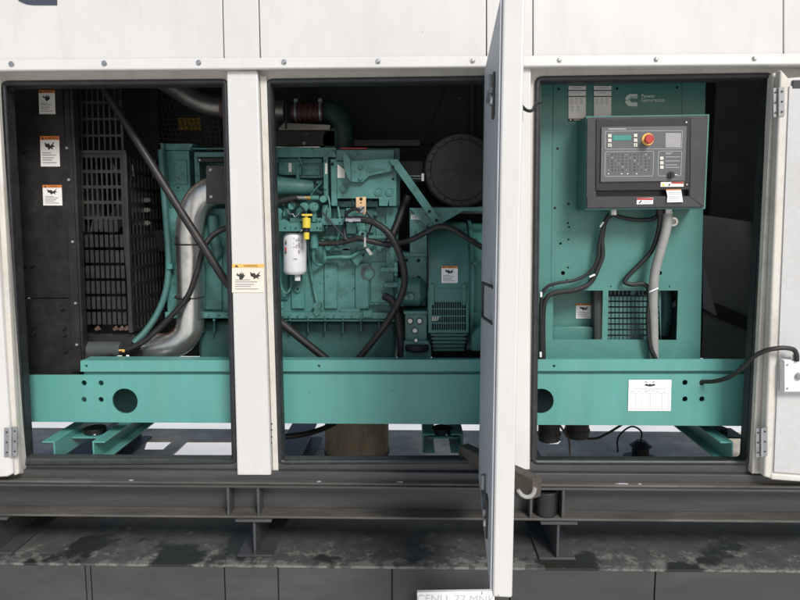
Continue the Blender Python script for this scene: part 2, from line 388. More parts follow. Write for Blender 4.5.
for q in (OPL, OPM, OPR):
    b = MB('gasket'); o = rounded(q, 5, 4); pts = [P(x, y, .042) for x, y in o]; pts.append(pts[0].copy())
    b.tubew(pts, .0125, 10, 0)
    cx = sum(p[0] for p in q)/4; cy = sum(p[1] for p in q)/4
    inn = [(x+(3.8 if x < cx else -3.8), y+(3.8 if y < cy else -2.2)) for x, y in q]
    b.platep(rounded([(x+(-.5 if x < cx else .5), y+(-.5 if y < cy else .5)) for x, y in q], 5), .06, .05, [rounded(inn, 4)])
    b.build('door_seal', en)
# posts
P1 = [(226.5, 70), (257.5, 70), (271, 475.5), (237, 475.5)]
b = MB('white_paint'); b.poly(P1, -.002, .05); post1 = b.build('post', en, bevel=.006)
b = MB('beige_frame'); b.poly([(260, 76), (266.5, 76), (278.5, 475), (273, 475)], .03, .018); b.m('ink')
for y in (424, 430, 437, 443): b.cyl(271+.6, y, .9, .027, .004, 8)
b.build('post_flange', en, bevel=.003)
warning(post1, 232, 264, 264, 292.5, -.005, 'amber', 'label_cream', None, True, label='amber and cream two-picture warning label')
b = MB('ink'); b.poly([(236+10*u, 271+9*v) for u, v in HAND], -.0065, .0008); b.poly([(250+11*u, 271+8.5*v) for u, v in BIRD], -.0065, .0008); b.build('pictogram', post1)
b = MB('white_paint'); b.poly([(490, 67), (531, 67), (530, 470), (489, 470)], -.002, .05); b.build('post', en, bevel=.006)
b = MB('beige_frame'); b.poly([(773, 73), (783, 71.5), (769, 474), (752, 474)], .0, .048); b.build('post', en, bevel=.005)
b = MB('beige_frame'); b.poly([(-60, 82), (-4, 82), (22, 474), (-60, 474)], .0, .048); b.build('post', en, bevel=.005)
# shell
zr = P(400, -16, 0).z
b = MB('lining')
bw = lambda px, py: P(px, py, 1.35)
def bq(x0, y0, x1, y1): return [(bw(x0, y0).x, bw(x0, y0).z), (bw(x1, y0).x, bw(x1, y0).z), (bw(x1, y1).x, bw(x1, y1).z), (bw(x0, y1).x, bw(x0, y1).z)]
zlow = P(400, 357, 1.35).z
b.plate([[(-2.55, zlow), (2.3, zlow), (2.3, zr), (-2.55, zr)]], 1.35, .04, [bq(176, 117, 201, 130), bq(119, 296, 127, 316)])
b.build('rear_wall', en)
b = MB('lining_lit'); b.wbox(P(706, 300, 1.3).x, 2.29, 1.32, 1.345, zlow+.01, zr-.06); b.build('rear_lining', en)
b = MB('added_yellow_sheet'); b.poly([(174, 115), (203, 115), (203, 132), (174, 132)], 1.395, .004); b.build('vent_tint', en, 'yellowish translucent sheet added to tint the light in a rear vent')  # added sheet that colours the light coming through the vent hole
b = MB('lining'); b.wbox(-2.6, 2.35, .03, 1.40, zr-.05, zr-.001); b.build('ceiling_lining', en)
b = MB('bezel'); b.poly([(445, 84), (448, 84), (424, 140), (421, 140)], 1.325, .02); b.build('wall_rib', en)
b = MB('white_paint'); b.wbox(-2.65, 2.4, .0, 1.42, zr, zr+.03); b.build('roof', en)
b = MB('lining_lit'); b.wbox(2.30, 2.34, .10, 1.34, zt+.1, zr-.06); b.wbox(2.26, 2.3, .1, 1.34, zt+.5, zt+.53); b.build('end_wall', en)
b = MB('lining'); b.wbox(-2.6, -2.56, .10, 1.34, zt+.1, zr-.06); b.build('end_wall', en)
b = MB('lining'); b.poly([(330, 140), (440, 137), (440, 143), (330, 146)], 1.28, .06); b.poly([(470, 84), (474, 84), (474, 140), (470, 140)], 1.3, .04)
b.m('grey_latch')
for p in ((459.5, 98), (460, 133), (477, 137), (320, 99), (305, 100)): b.cyl(*p, 1.1, 1.27, .03, 8)
b.build('wall_stiffener', en)
b = MB('lining_lit'); b.prism([P(703, 215, .75), P(752, 222, .75), P(752, 362, .75), P(703, 362, .75)], [P(703, 215, .79), P(752, 222, .79), P(752, 362, .79), P(703, 362, .79)])
b.m('bezel').poly([(703, 298), (752, 318), (752, 332), (703, 312)], .72, .03); b.m('grey_conduit').poly([(703, 262), (703, 308), (717, 316)], .715, .006)
b.m('ink')
for p in ((722, 318), (749, 326)): b.cyl(*p, 2, .71, .02, 8)
b.build('end_duct', en)
b = MB('navy'); b.poly([(12, -14), (57, -14), (57, 5), (33, 5), (26, 4), (19, 1), (15, -4), (12, -10)], -.003, .0025); b.build('painted_lettering', en)
for xa, xb in ((-2.65, P(-61, 300, 0).x), (P(871, 300, 0).x, 2.4)):
    b = MB('white_paint'); b.wbox(xa, xb, .001, .034, zt+.001, zr-.001); b.build('corner_panel', en, bevel=.003)
for xa in (-2.652, 2.362):
    b = MB('white_paint'); b.wbox(xa, xa+.03, .036, 1.39, zt+.001, zr-.001); b.build('end_panel', en, bevel=.003)

def hinge(parent, pts, Y):
    (x0, y0), (x1, y1) = pts; w = x1-x0
    b = MB('grey_latch'); b.rect(x0, y0, x0+w*.42, y1, Y, .004); b.rect(x0+w*.58, y0-1, x1, y1-1, Y-.002, .004)
    b.m('chrome').tube([(x0+w*.5, y0-.5, Y-.006), (x0+w*.5, y1-.5, Y-.006)], w*.11, 10, 0)
    b.m('ink')
    for k in (.15, .5, .85):
        b.cyl(x0+w*.2, y0+(y1-y0)*k, .9, Y-.003, .004, 8); b.cyl(x0+w*.8, y0+(y1-y0)*k-1, .9, Y-.005, .004, 8)
    return b.build('hinge', parent)

# middle door, swung out towards the viewer
zd0 = P(505, 597.5, -1.0).z
hx, hy0 = P(482.3, 270, -.02), P(497.2, 270, -1.0)
zd1 = P(501, -14, -1.0).z
ax = (hy0-hx); ax.z = 0; ln = ax.length; ax.normalize(); nx = Vector((-ax.y, ax.x, 0))
if nx.x < 0: nx = -nx
O = Vector((hx.x, hx.y, 0))
def dbox(b, u0, u1, w0, w1, z0, z1):
    f = [O+ax*u1+nx*w0+Vector((0, 0, z0)), O+ax*u1+nx*w1+Vector((0, 0, z0)), O+ax*u1+nx*w1+Vector((0, 0, z1)), O+ax*u1+nx*w0+Vector((0, 0, z1))]
    b.prism(f, [p - ax*(u1-u0) for p in f]); return b
b = MB('white_paint'); dbox(b, 0, ln, .003, .066, zd0, zd1); door = b.build('door', en, 'white door swung straight out towards the viewer', bevel=.007)
b = MB('door_inner'); dbox(b, .03, ln-.012, -.004, .002, zd0+.02, zd1-.03); b.build('door_lining', door, bevel=.001)
def dp(u, w, z): return O+ax*u+nx*w+Vector((0, 0, z))
def door_z(py, u): return P(490, py, (O+ax*u).y).z
for py in (100, 489):
    uu = ln*.86; z = door_z(py, ln*.6)
    uu = ln*.70
    b = MB('grey_latch'); b.tubew([dp(uu-.05, -.012, z+.02), dp(uu-.05, -.012, z+.075)], .012, 10, 0)
    dbox(b, uu-.10, uu+.10, -.022, -.006, z-.012, z+.008); b.m('brown_steel'); dbox(b, uu+.06, uu+.12, -.012, -.0045, z-.09, z+.05)
    b.m('chrome').tubew([dp(uu+.10, -.02, z-.035), dp(uu+.10, -.004, z-.035)], .018, 12, 0); b.build('latch', door, bevel=.002)
b = MB('bezel'); z = door_z(305, ln*.7)
zh = (door_z(285, ln*.8), door_z(320, ln*.8))
b.tubew([dp(ln*.88, -.003, zh[0]), dp(ln*.72, -.03, zh[0]), dp(ln*.72, -.03, zh[1]), dp(ln*.88, -.003, zh[1])], .006, 8, 0); b.build('pull_handle', door)
b = MB('grey_latch'); q = lambda px, py, Y: P(px, py, Y)
b.poly([(520.6, 88), (523, 88), (523, 120), (520.6, 120)], -.30, .03)
b.m('black_metal').tube([(521, 105, -.29), (526, 110, -.25), (532, 110.5, -.2), (536, 104, -.17), (541, 102, -.15)], 1.6, 8, 4); b.build('hold_open_hook', door)

# right door folded back beside the opening
b = MB('white_paint'); b.poly([(787, 78), (880, 70), (880, 486), (771, 477)], -.045, .035); rd = b.build('door', en, 'door folded flat back on the right, lining showing', bevel=.006)
b = MB('beige_frame'); b.poly([(781, 69), (789, 78), (772, 479), (764, 477)], -.055, .05); b.poly([(771, 473.5), (880, 482), (880, 488), (771, 480)], -.06, .02); b.build('door_edge', rd, bevel=.008)
b = MB('door_lining'); b.poly([(789.5, 86), (880, 80), (880, 480), (774, 472)], -.052, .006)
b.m('hole')
for i in range(4):
    for j in range(60):
        pass
b.build('door_lining', rd, bevel=.001)
b = MB('bezel'); b.rect(793, 80, 805, 88, -.056, .01); b.build('top_bracket', rd, bevel=.002)
hinge(rd, ((773.5, 88), (784.5, 117)), -.058); hinge(rd, ((756, 428.5), (767.5, 457)), -.058)
# left door folded back
b = MB('white_paint'); b.poly([(-95, 78), (-14, 78), (13, 474), (7, 477), (-90, 482)], -.05, .045); ld = b.build('door', en, 'door folded flat back at the left edge', bevel=.008)
b = MB('beige_frame'); b.poly([(-9, 78), (-3, 78), (19, 474), (13.5, 476)], -.03, .03); b.build('door_edge', ld, bevel=.006)
hinge(ld, ((4, 428), (17, 457)), -.056)

# ------------------------------------------------------------------ skid
YS = .20
sk = thing('generator_skid', (0, .5, zz(425, .2)), 'teal steel skid rail with bolt holes running under the engine and alternator', 'skid')
b = MB('teal_rail')
hl = [circ(125, 401, 13.3, YS), circ(541, 401, 13, YS)] + [circ(x, y, 2.8, YS, 12) for x in (84, 101) for y in (383, 399.5)] + [circ(x, y, 2.8, YS, 12) for x in (685, 702) for y in (382.5, 399)]
a, c = P(-40, 375, YS), P(830, 374, YS); zb_ = P(400, 424, YS).z
b.plate([[(a.x, zb_), (c.x, zb_), (c.x, c.z), (a.x, a.z)]], YS, .008, hl)
b.wbox(a.x, c.x, YS+.0085, YS+.09, zb_+.001, zb_+.009)
b.wbox(a.x, c.x, YS+.0085, YS+.0235, a.z-.009, a.z-.001)
b.build('rail', sk, bevel=.0025)
b = MB('teal_rail')
y2 = YS+.004
hl = [circ(x, 366, 1.4, y2, 8) for x in (86.5, 319, 554, 741)]
q = [(80.5, 360.5), (830, 358.8), (830, 370.6), (80.5, 371.6)]
b.plate([[(P(x, y, y2).x, P(x, y, y2).z) for x, y in q]], y2, .008, hl)
b.wbox(P(81, 360, y2).x, P(830, 360, y2).x, y2+.0085, y2+.10, P(400, 361.5, y2).z-.008, P(400, 361.5, y2).z-.001)
b.wbox(P(81, 360, y2).x, P(830, 360, y2).x, YS+.024, YS+.029, P(400, 380, YS).z, P(400, 364, YS).z); b.build('upper_lip', sk, bevel=.0025)
b = MB('teal_dark'); b.wbox(a.x, c.x, YS+.28, YS+.29, zb_-.055, a.z-.01); b.build('inner_web', sk)
def channel(x0, flip, ytop=441, Yf=.10, Yb=1.0):
    b = MB('teal_rail'); t = P(x0, ytop, Yf); s = -1 if flip else 1; h = .10
    zc = t.z
    b.wbox(min(t.x, t.x+s*.007), max(t.x, t.x+s*.007), Yf, Yb, zc-h, zc)
    b.wbox(min(t.x-s*.055, t.x-s*.0005), max(t.x-s*.055, t.x-s*.0005), Yf, Yb, zc-.007, zc)
    b.wbox(min(t.x-s*.055, t.x-s*.0005), max(t.x-s*.055, t.x-s*.0005), Yf, Yb, zc-h, zc-h+.007)
    return b.build('cross_channel', sk, bevel=.0015)
channel(53, False, 441.5); channel(93.5, True, 441.5); channel(732, False, 442)
channel(424, True, 434, .25); channel(462, False, 434, .25)
def mount(px0, px1, py, Y):
    b = MB('teal_rail'); p = P(px0, py, Y); q_ = P(px1, py, Y); b.wbox(p.x, q_.x, Y, Y+.16, p.z-.008, p.z)
    b.build('mount_plate', sk, bevel=.001)
    b = MB('rubber'); c = (p+q_)/2; b.tubew([Vector((c.x, Y+.07, p.z+.001)), Vector((c.x, Y+.07, p.z+.03))], .055, 20, 0)
    b.m('chrome').tubew([Vector((c.x+.02, Y+.02, p.z+.002)), Vector((c.x+.02, Y+.02, p.z+.012))], .012, 8, 0); b.build('rubber_mount', sk, bevel=.006)
mount(72, 106, 437, .26); mount(428, 458, 437, .28); mount(700, 745, 437, .45)
pp = P(649, 396, YS-.001)
b = MB('paper'); PS = [(628.8, 380), (671.5, 379.8), (670.8, 411), (628, 411)]
b.poly(PS, YS-.004, .002)
b.m('ink'); b.poly([(644, 385.3), (646.5, 383.6), (648.5, 384.6), (650, 383.6), (651.5, 384.6), (653.5, 383.6), (656, 385.3), (653, 386), (650, 386.6), (647, 386)], YS-.005, .0006)
b.cyl(646.2, 382, .7, YS-.005, .0006, 8); b.cyl(653.6, 382, .7, YS-.005, .0006, 8)
b.m('ink_faint')
for (x0, x1, y) in ((635, 665, 388.2), (640, 661, 389.6), (645, 655, 391)): b.rect(x0, y, x1, y+.6, YS-.005, .0006)
for x in (630.5, 635.5, 642, 648.5, 650.5, 655.5, 662, 668.5): b.rect(x, 393, x+.35, 409, YS-.005, .0006)
for y in (393, 409): b.rect(630.5, y, 668.8, y+.35, YS-.005, .0006)
for x in (631.5, 638, 644.5, 656.5, 663.5): b.rect(x, 391.6, x+2.6, 392.4, YS-.005, .0006)
b.build('paper_sheet', None, 'white printed table sheet stuck on the teal skid rail', 'paper sheet')

# ------------------------------------------------------------------ radiator
ra = thing('radiator', P(40, 372, .35), 'black sheet metal radiator and fan guard in the left doorway', 'radiator')
b = MB('black_metal'); b.poly([(0, 78), (62, 78), (71, 298), (10, 298)], .36, .03); b.build('side_panel', ra, bevel=.002)
b = MB('black_metal'); b.poly([(8, 299), (73, 299), (78, 376), (12, 376)], .355, .035); b.build('lower_panel', ra, bevel=.002)
b = MB('black_metal'); b.poly([(63, 78), (68, 78), (82, 372), (72, 372)], .345, .04); b.poly([(68.4, 78), (72, 78), (84, 372), (82.4, 372)], .33, .05)
b.m('grey_conduit')
for x, y in ((66.5, 148), (68.5, 180), (72.3, 242), (75.3, 303.5), (76.5, 345)): b.bolt(x, y, 1.1, .344)
b.build('corner_angle', ra, bevel=.0015)
for x, y in ((17, 150), (24, 150), (25, 265), (31.5, 265), (62, 308.5), (32, 327), (64, 328), (32, 335), (64, 335), (65, 351), (33, 333)): b = MB('black_metal'); b.bolt(x, y, 1.6, .352); b.build('bolt', ra)
def grille(name, quad, Y, nx, ny, fx, fy, th=.006, m='black_metal', parent=ra, mx=.03):
    b = MB(m); b.platep(quad, Y, th, slots(quad, nx, ny, fx, fy, mx)); return b.build(name, parent)
grille('upper_grille', [(68, 86), (121, 86), (124, 152), (69, 152)], .42, 9, 4, .72, .86)
gq = [(75.5, 153), (124, 153), (131, 333), (80.5, 333)]
gs = [(76, 156), (121, 156), (128, 326), (81, 326)]
b = MB('black_metal'); b.platep(gq, .40, .006, slots(gs, 9, 11, .66, .80, .01)); b.build('fan_guard', ra)
b = MB('black_metal'); b.poly([(122, 153), (126, 153), (132.5, 333), (128.5, 333)], .392, .02); b.poly([(75, 150), (125.5, 150), (125.5, 153.5), (75, 153.5)], .392, .02); b.build('guard_rim', ra, bevel=.002)
# receding side of the guard
xg = P(128, 240, .4).x; zt_, zb2 = P(128, 155, .4).z, P(128, 332, .4).z
hs = []
for j in range(11):
    for i in range(9):
        if .0: continue
        u0 = .43+.43*(i+.2)/9; u1 = .43+.43*(i+.8)/9; v0 = zb2+(zt_-zb2)*(j+.12)/11; v1 = zb2+(zt_-zb2)*(j+.88)/11
        hs.append([(u0, v0), (u1, v0), (u1, v1), (u0, v1)])
b = MB('black_metal'); b.plate2([[(.41, zb2), (.88, zb2), (.88, zt_), (.41, zt_)]], hs, .005, lambda c: Vector((xg+c.z, c.x, c.y))); b.build('guard_side', ra)
b = MB('black_metal'); b.poly([(60, 80), (158, 80), (158, 340), (75, 340)], .95, .03); b.build('fan_cowl', ra)
b = MB('black_metal'); c = P(100, 240, .75)
for k in range(7):
    t = 2*math.pi*k/7; d = Vector((math.cos(t), 0, math.sin(t))); e = Vector((-math.sin(t), 0, math.cos(t)))
    f = [c+d*.06-e*.03, c+d*.38-e*.07, c+d*.38+e*.06, c+d*.06+e*.03]; b.prism([p + Vector((0, .03, 0)) for p in f[:1]]+[f[1]+Vector((0, .05, 0))]+f[2:], [p+Vector((0, .035, 0)) for p in f[:1]]+[f[1]+Vector((0, .055, 0))]+[p+Vector((0, .006, 0)) for p in f[2:]])
b.build('fan', ra)
# dim hardware seen behind the guard side
for y, w in ((200, 15), (210, 20), (223, 15)):
    b = MB('coil_metal')
    for k in range(6): b.rect(134+k*2.5, y-2.2, 135.6+k*2.5, y+2.2, .62, .03)
    b.rect(133, y-1, 150, y+1, .625, .02); b.build('coil_fitting', ra)
for pts in ([(110, 157, .46), (114, 168, .46), (117, 182, .46)], [(132, 165, .5), (133, 176, .5)], [(155, 160, .6), (153, 178, .6)]):
    b = MB('chrome'); b.tube(pts, 1, 6, 3); b.build('metal_tube', ra)
b = MB('black_metal'); b.poly([(80, 334), (133, 334), (140, 345), (140, 362), (84, 362)], .43, .2); b.m('lining').tube([(88, 350, .4), (122, 350, .4)], 9, 16, 0)
b.m('amber').rect(112.5, 349.5, 124.5, 352.2, .36, .003); b.m('paper').rect(117, 355.5, 122, 356.5, .36, .003); b.rect(126, 355, 129, 357.5, .36, .003)
b.m('rust')
for x in (94, 112, 118, 123): b.poly([(x, 329), (x+4, 325.5), (x+7, 329.5), (x+2, 331)], .398, .004)
b.build('lower_hose_end', ra, bevel=.002)
warning(ra, 38.5, 90, 54.5, 114, .357, 'orange', 'label_white', HAND, skew=.8, label='small warning label with hand picture, topmost on the black panel')
warning(ra, 40, 136, 59, 166.5, .357, 'orange', 'label_white', BIRD, skew=.9, label='largest warning label, middle of the black panel')
warning(ra, 42.5, 185, 61.5, 205.5, .357, 'orange', 'label_white', BIRD, skew=.8, label='squarish warning label, lowest on the black panel')
# wire mesh over the fan
b = MB('black_metal')
for i in range(24):
    x = 118+i*4.6
    b.tube([(x, 84, .93), (x+ (20 if i < 18 else 8), 166, .93)], .55, 4, 0)
for j in range(17): b.tube([(118, 86+j*5, .925), (226, 93+j*5, .925)], .55, 4, 0)
b.m('brass')
b.build('wire_mesh', ra)

# ------------------------------------------------------------------ exhaust pipe and charge air pipe
ex = MB('dull_metal'); ex.tube([(160, 78, .72), (178, 89, .72), (196, 100, .72), (214, 106, .72), (240, 108, .74), (262, 109, .75), (285, 110, .75)], 10, 18, 6)
ex.m('rust'); ex.tube([(222, 106.5, .721), (229, 107.3, .721)], 10.6, 18, 0)
ex.build('exhaust_pipe', None, 'dull bare metal exhaust pipe bending under the roof above the engine', 'exhaust pipe')
cp = thing('charge_air_pipe', P(190, 358, .5), 'thick shiny bare aluminium pipe with rusty elbows standing beside the fan guard', 'metal pipe')
b = MB('silver'); b.tube([(189.5, 236, .5), (190.5, 270, .5), (191, 300, .5), (190.5, 318, .5)], 14, 24, 6); b.build('straight_pipe', cp)
elbow_m = MATS['silver'].copy(); elbow_m.name = 'rusty_elbow'; MATS['rusty_elbow'] = elbow_m
nt = elbow_m.node_tree; pb = nt.nodes['Principled BSDF']
src = pb.inputs['Base Color'].links[0].from_socket
ge = nt.nodes.new('ShaderNodeNewGeometry'); dt = nt.nodes.new('ShaderNodeVectorMath'); dt.operation = 'DOT_PRODUCT'; dt.inputs[1].default_value = (-.75, .1, .55)
nt.links.new(ge.outputs['Normal'], dt.inputs[0])
nn = nt.nodes.new('ShaderNodeTexNoise'); nn.inputs['Scale'].default_value = 22; nn.inputs['Detail'].default_value = 8
sm = nt.nodes.new('ShaderNodeMath'); sm.operation = 'MULTIPLY_ADD'; sm.inputs[1].default_value = .55; nt.links.new(nn.outputs['Fac'], sm.inputs[0]); nt.links.new(dt.outputs['Value'], sm.inputs[2])
rm = nt.nodes.new('ShaderNodeValToRGB'); rm.color_ramp.elements[0].position = .78; rm.color_ramp.elements[1].position = .93; nt.links.new(sm.outputs[0], rm.inputs[0])
mx = nt.nodes.new('ShaderNodeMix'); mx.data_type = 'RGBA'; mx.inputs['B'].default_value = (.11, .06, .045, 1); nt.links.new(rm.outputs[0], mx.inputs['Factor']); nt.links.new(src, mx.inputs['A']); nt.links.new(mx.outputs['Result'], pb.inputs['Base Color'])
iv = nt.nodes.new('ShaderNodeMath'); iv.operation = 'SUBTRACT'; iv.inputs[0].default_value = .9; nt.links.new(rm.outputs[0], iv.inputs[1]); nt.links.new(iv.outputs[0], pb.inputs['Metallic'])
b = MB('rusty_elbow'); b.tube([(235, 190.5, .5), (222, 190, .5), (212, 191, .5), (203, 196, .5), (196, 205, .5), (191.5, 218, .5), (189.5, 236.5, .5)], 13.8, 24, 6); b.build('upper_elbow', cp)
b = MB('rusty_elbow'); b.tube([(190.5, 317.5, .5), (189, 329, .5), (183, 338.5, .5), (174, 344.5, .5), (160, 347, .51), (140, 348, .53)], 13.8, 24, 6); b.build('lower_elbow', cp)
for y in (243.5, 296.5):
    b = MB('rubber'); c0 = P(190, y, .5); r0 = rp(14.4, .5)
    b.tubew([c0+Vector((r0*math.cos(t), r0*math.sin(t), .004*math.sin(t))) for t in [2*math.pi*k/24 for k in range(25)]], .0045, 6, 0)
    if y > 250: b.tube([(184, 297, .42), (188, 301, .4), (190, 299, .41)], 1, 6, 3)
    b.build('cable_tie', cp)
b = MB('black_metal'); b.poly([(206, 165.5), (236, 165.5), (236, 203), (206, 203)], .40, .05); b.m('grey_conduit'); b.bolt(210.5, 170, 1.3, .40); b.bolt(211, 197, 1.3, .40)
b.build('clamp_plate', cp, bevel=.003)

# ------------------------------------------------------------------ engine
eg = thing('diesel_engine', P(330, 362, .7), 'teal painted diesel engine filling the middle doorway', 'engine')
T, D, RR = 'teal_engine', 'teal_dark', 'rubber'
b = MB(T); b.box(165, 208, 398, 318, .56, 1.05)
b.build('block', eg, bevel=.006)
for q in ([(291, 264), (305, 264), (305, 309), (291, 309)], [(324, 263), (337.5, 263), (337.5, 309), (324, 309)], [(355, 263), (369, 263), (369, 309), (355, 309)],
          [(370.5, 262), (394, 262), (394, 303), (370.5, 303)], [(277, 250), (288, 250), (288, 300), (277, 300)], [(205, 255), (222, 255), (222, 310), (205, 310)]):
    b = MB(T); b.poly(q, .545, .03); b.build('block_rib', eg, bevel=.005)
b = MB(T); b.box(165, 312.5, 400, 318.5, .50, .6); b.box(270, 319, 400, 321.5, .515, .6); b.box(340, 309, 360, 312.5, .5, .56); b.box(363, 311, 372, 317.5, .485, .5)
for x in (203, 214, 290, 308, 325, 343, 361, 379): b.poly([(x-1, 319), (x+1, 319), (x+.5, 333), (x-.5, 333)], .57, .04); b.bolt(x, 320, 1.1, .515)
b.build('pan_flange', eg, bevel=.003)
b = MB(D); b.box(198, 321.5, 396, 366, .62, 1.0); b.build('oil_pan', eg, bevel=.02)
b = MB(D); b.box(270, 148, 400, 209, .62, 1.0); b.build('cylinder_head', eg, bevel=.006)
b = MB(T); b.box(268, 147.5, 336, 157, .50, .7); b.box(268, 158.5, 322, 163, .55, .7); b.box(296, 163, 323, 178, .57, .65); b.box(303, 166, 320, 175, .56, .6); b.box(279, 162, 301, 175, .54, .6)
b.m('label_white').rect(288.5, 163, 291.5, 172, .537, .003)
b.m(T); b.tube([(272, 165, .52), (280, 154, .52), (292, 151, .52), (298, 156, .52), (302, 164, .52)], 1, 8, 4)
b.box(296, 166, 299, 183, .53, .56)
b.build('rocker_cover', eg, bevel=.003)
b = MB(T); b.box(335, 150, 394, 161, .50, .75); b.box(335, 161.5, 394, 163, .47, .7); b.m('red').rect(340, 147.6, 367, 149, .5, .03); b.m('chrome'); b.tube([(268, 147, .49), (320, 147, .49)], .6, 6, 0)
b.build('top_cover', eg, bevel=.004)
b = MB(T)
b.poly([(337, 163), (396.5, 160), (396.5, 206), (389, 206), (389, 200.5), (387.5, 206), (379, 206), (379, 198.5), (337, 198.5)], .47, .03)
for x, y in ((343.5, 188), (378.5, 191.5), (389.5, 191.5)): b.ring(x, y, 3.3, 4.3, .463, .012); b.cyl(x, y, 3.2, .466, .012, 20)
b.m('hole').cyl(393, 179, 1.2, .466, .006, 10)
b.m('label_white').poly([(337.3, 164), (345, 170), (345, 178), (337.3, 178)], .465, .003)
b.build('bracket_plate', eg, bevel=.003)
b = MB(T); b.poly([(346, 153), (352, 161), (393, 158.5), (393, 171), (369, 176), (363, 182), (352, 182), (348, 176)], .44, .02)
for p in ((360.5, 167), (360.5, 178.5), (393, 167)): b.bolt(*p, 1.9, .44)
b.m(D).poly([(366, 168.6), (385, 168.3), (385, 169.6), (368, 172.6), (366, 172)], .4375, .003)
b.m(D).poly([(342.5, 153), (345.5, 152), (350, 159), (351, 182), (347.5, 178), (344, 168)], .40, .06)
b.build('lifting_bracket', eg, bevel=.003)
b = MB(T); b.poly([(388.5, 160), (397.5, 159), (441, 220), (434.5, 224.5)], .425, .012); b.m('hole')
for p in ((393, 167), (429.3, 211.5), (436.5, 220.3)): b.cyl(*p, 1.6, .421, .006, 12)
b.build('support_strut', eg, bevel=.002)
b = MB(T); b.box(323.5, 156, 328, 200, .48, .53); b.box(331, 159, 337, 206, .475, .53); b.cyl(334, 164, 3, .47, .01, 14); b.cyl(325.5, 187.5, 2, .47, .02, 12); b.cyl(333.5, 203.5, 2.6, .465, .02, 12); b.poly([(331.5, 157), (334, 150), (336, 157)], .475, .03)
b.m('label_white').rect(325, 163, 327.3, 174, .478, .004); b.m('hole').cyl(332.5, 164, 1.6, .467, .006, 10)
b.build('coolant_tube', eg, bevel=.003)
b = MB(D); b.tube([(262, 185, .5), (280, 186.5, .5), (300, 187.5, .5), (312, 187.8, .52)], 10.8, 22, 4, 7); b.m(T)
for a_ in (0, 1.2, 2.4, 4, 5.2): b.bolt(320+3*math.cos(a_), 187+6*math.sin(a_), 1.3, .56)
b.build('intake_manifold', eg)
b = MB(RR); b.tube([(262, 206, .45), (275, 203, .44), (288, 199.5, .44), (298, 198, .44)], 3.4, 12, 4); b.m('chrome').tube([(297, 197.8, .44), (305.5, 197.8, .44)], 2.3, 12, 0); b.m('brass').tube([(305.5, 197.9, .44), (311, 198, .44)], 2.0, 8, 0); b.m(T).tube([(311.5, 198, .44), (319, 198, .44)], 2.4, 12, 0); b.cyl(323, 199, 3.4, .43, .1, 12)
b.build('fuel_line', eg)
b = MB(T)
b.box(272, 223, 322, 231.5, .40, .56); b.poly([(277, 223), (283, 219), (290, 223)], .43, .1); b.box(290, 218, 322, 223, .47, .56)
for x, y in ((304, 207), (313.5, 207)): b.cyl(x, y, 4.6, .42, .12, 20); b.cyl(x, y, 3.4, .415, .006, 20); b.cyl(x, y, 1, .41, .006, 10)
b.cyl(291.5, 206, 3.6, .43, .1, 16); b.cyl(278, 212, 4, .45, .1, 14); b.box(276, 212, 281, 223, .44, .5); b.box(304, 211, 307, 222, .44, .5); b.box(312, 211, 316, 222, .44, .5)
b.m('hole').cyl(285, 228, 1, .398, .004, 8); b.cyl(317, 228, 1, .398, .004, 8)
b.m('chrome').tube([(287, 210, .43), (290, 214, .42), (293, 214, .42), (295, 217, .42), (299, 213, .42)], .7, 6, 3)
b.m(T); b.box(317, 218.5, 344, 225, .46, .54); b.box(343, 217.5, 346, 226, .455, .54)
b.box(322, 205, 328, 219, .5, .56); b.box(327, 208, 331, 218, .48, .55)
b.build('filter_head', eg, bevel=.004)
b = MB('filter_white'); c = P(295, 233, .47); c2 = P(295, 274, .47); rf = rp(11.6, .44)
prof = [(0, .78), (.06, .95), (.12, 1), (.9, 1), (.95, .97), (1, .82)]
rings = []
for t, s_ in prof:
    cc = c.lerp(c2, t); rings.append([b.bm.verts.new(cc+Vector((rf*s_*math.cos(2*math.pi*k/32), rf*s_*math.sin(2*math.pi*k/32), 0))) for k in range(32)])
for a_, b_ in zip(rings, rings[1:]):
    for k in range(32): b.face([a_[k], a_[(k+1) % 32], b_[(k+1) % 32], b_[k]])
b.face(rings[0]); b.face(rings[-1][::-1])
b.tube([(297.5, 273, .46), (297.5, 280.5, .46)], 3.1, 6, 0)
yf = lambda x: .47 - math.sqrt(max(0, 1-((x-295)/11.75)**2))*rf - .001
b.m('ink_grey')
random.seed(3)
for j in range(9):
    for i in range(5):
        if random.random() < .5:
            x = 290.5+i*2.6; b.rect(x, 238+j*1.75, x+.9+random.random(), 238.6+j*1.75, yf(x+.7)-.001, .002)
b.rect(293, 258.5, 297, 259.2, yf(295)-.001, .002)
b.m('red').rect(284.9, 247.3, 286.5, 250.8, yf(287.4)-.0015, .006); b.m('ink').rect(284.9, 251.5, 287, 253.6, yf(287.4)-.0015, .006); b.poly([(284.8, 243.5), (286, 239.5), (287, 243), (286.5, 245)], yf(287.4)-.0015, .006)
b.build('oil_filter', eg, 'white spin-on filter canister', angle=40)
b = MB('yellow'); c = [P(306.5, y, .36) for y in (214.5, 218, 219, 228, 229, 239.5)]
b.box(301.5, 214, 312, 216, .345, .375); b.tubew([c[0], c[1]], .008, 12, 0); b.tubew([c[1], c[3]], .021, 16, 0); b.tubew([P(306.5, 232, .36), P(306.5, 239.5, .36)], .015, 16, 0)
b.m('rubber').tubew([P(306.5, 228, .36), P(306.5, 232.2, .36)], .0175, 16, 0); b.m('chrome').tube([(302, 230, .35), (300, 232, .35)], .8, 6, 0)
b.build('sampling_valve', eg, 'yellow tee-handled valve', bevel=.002)
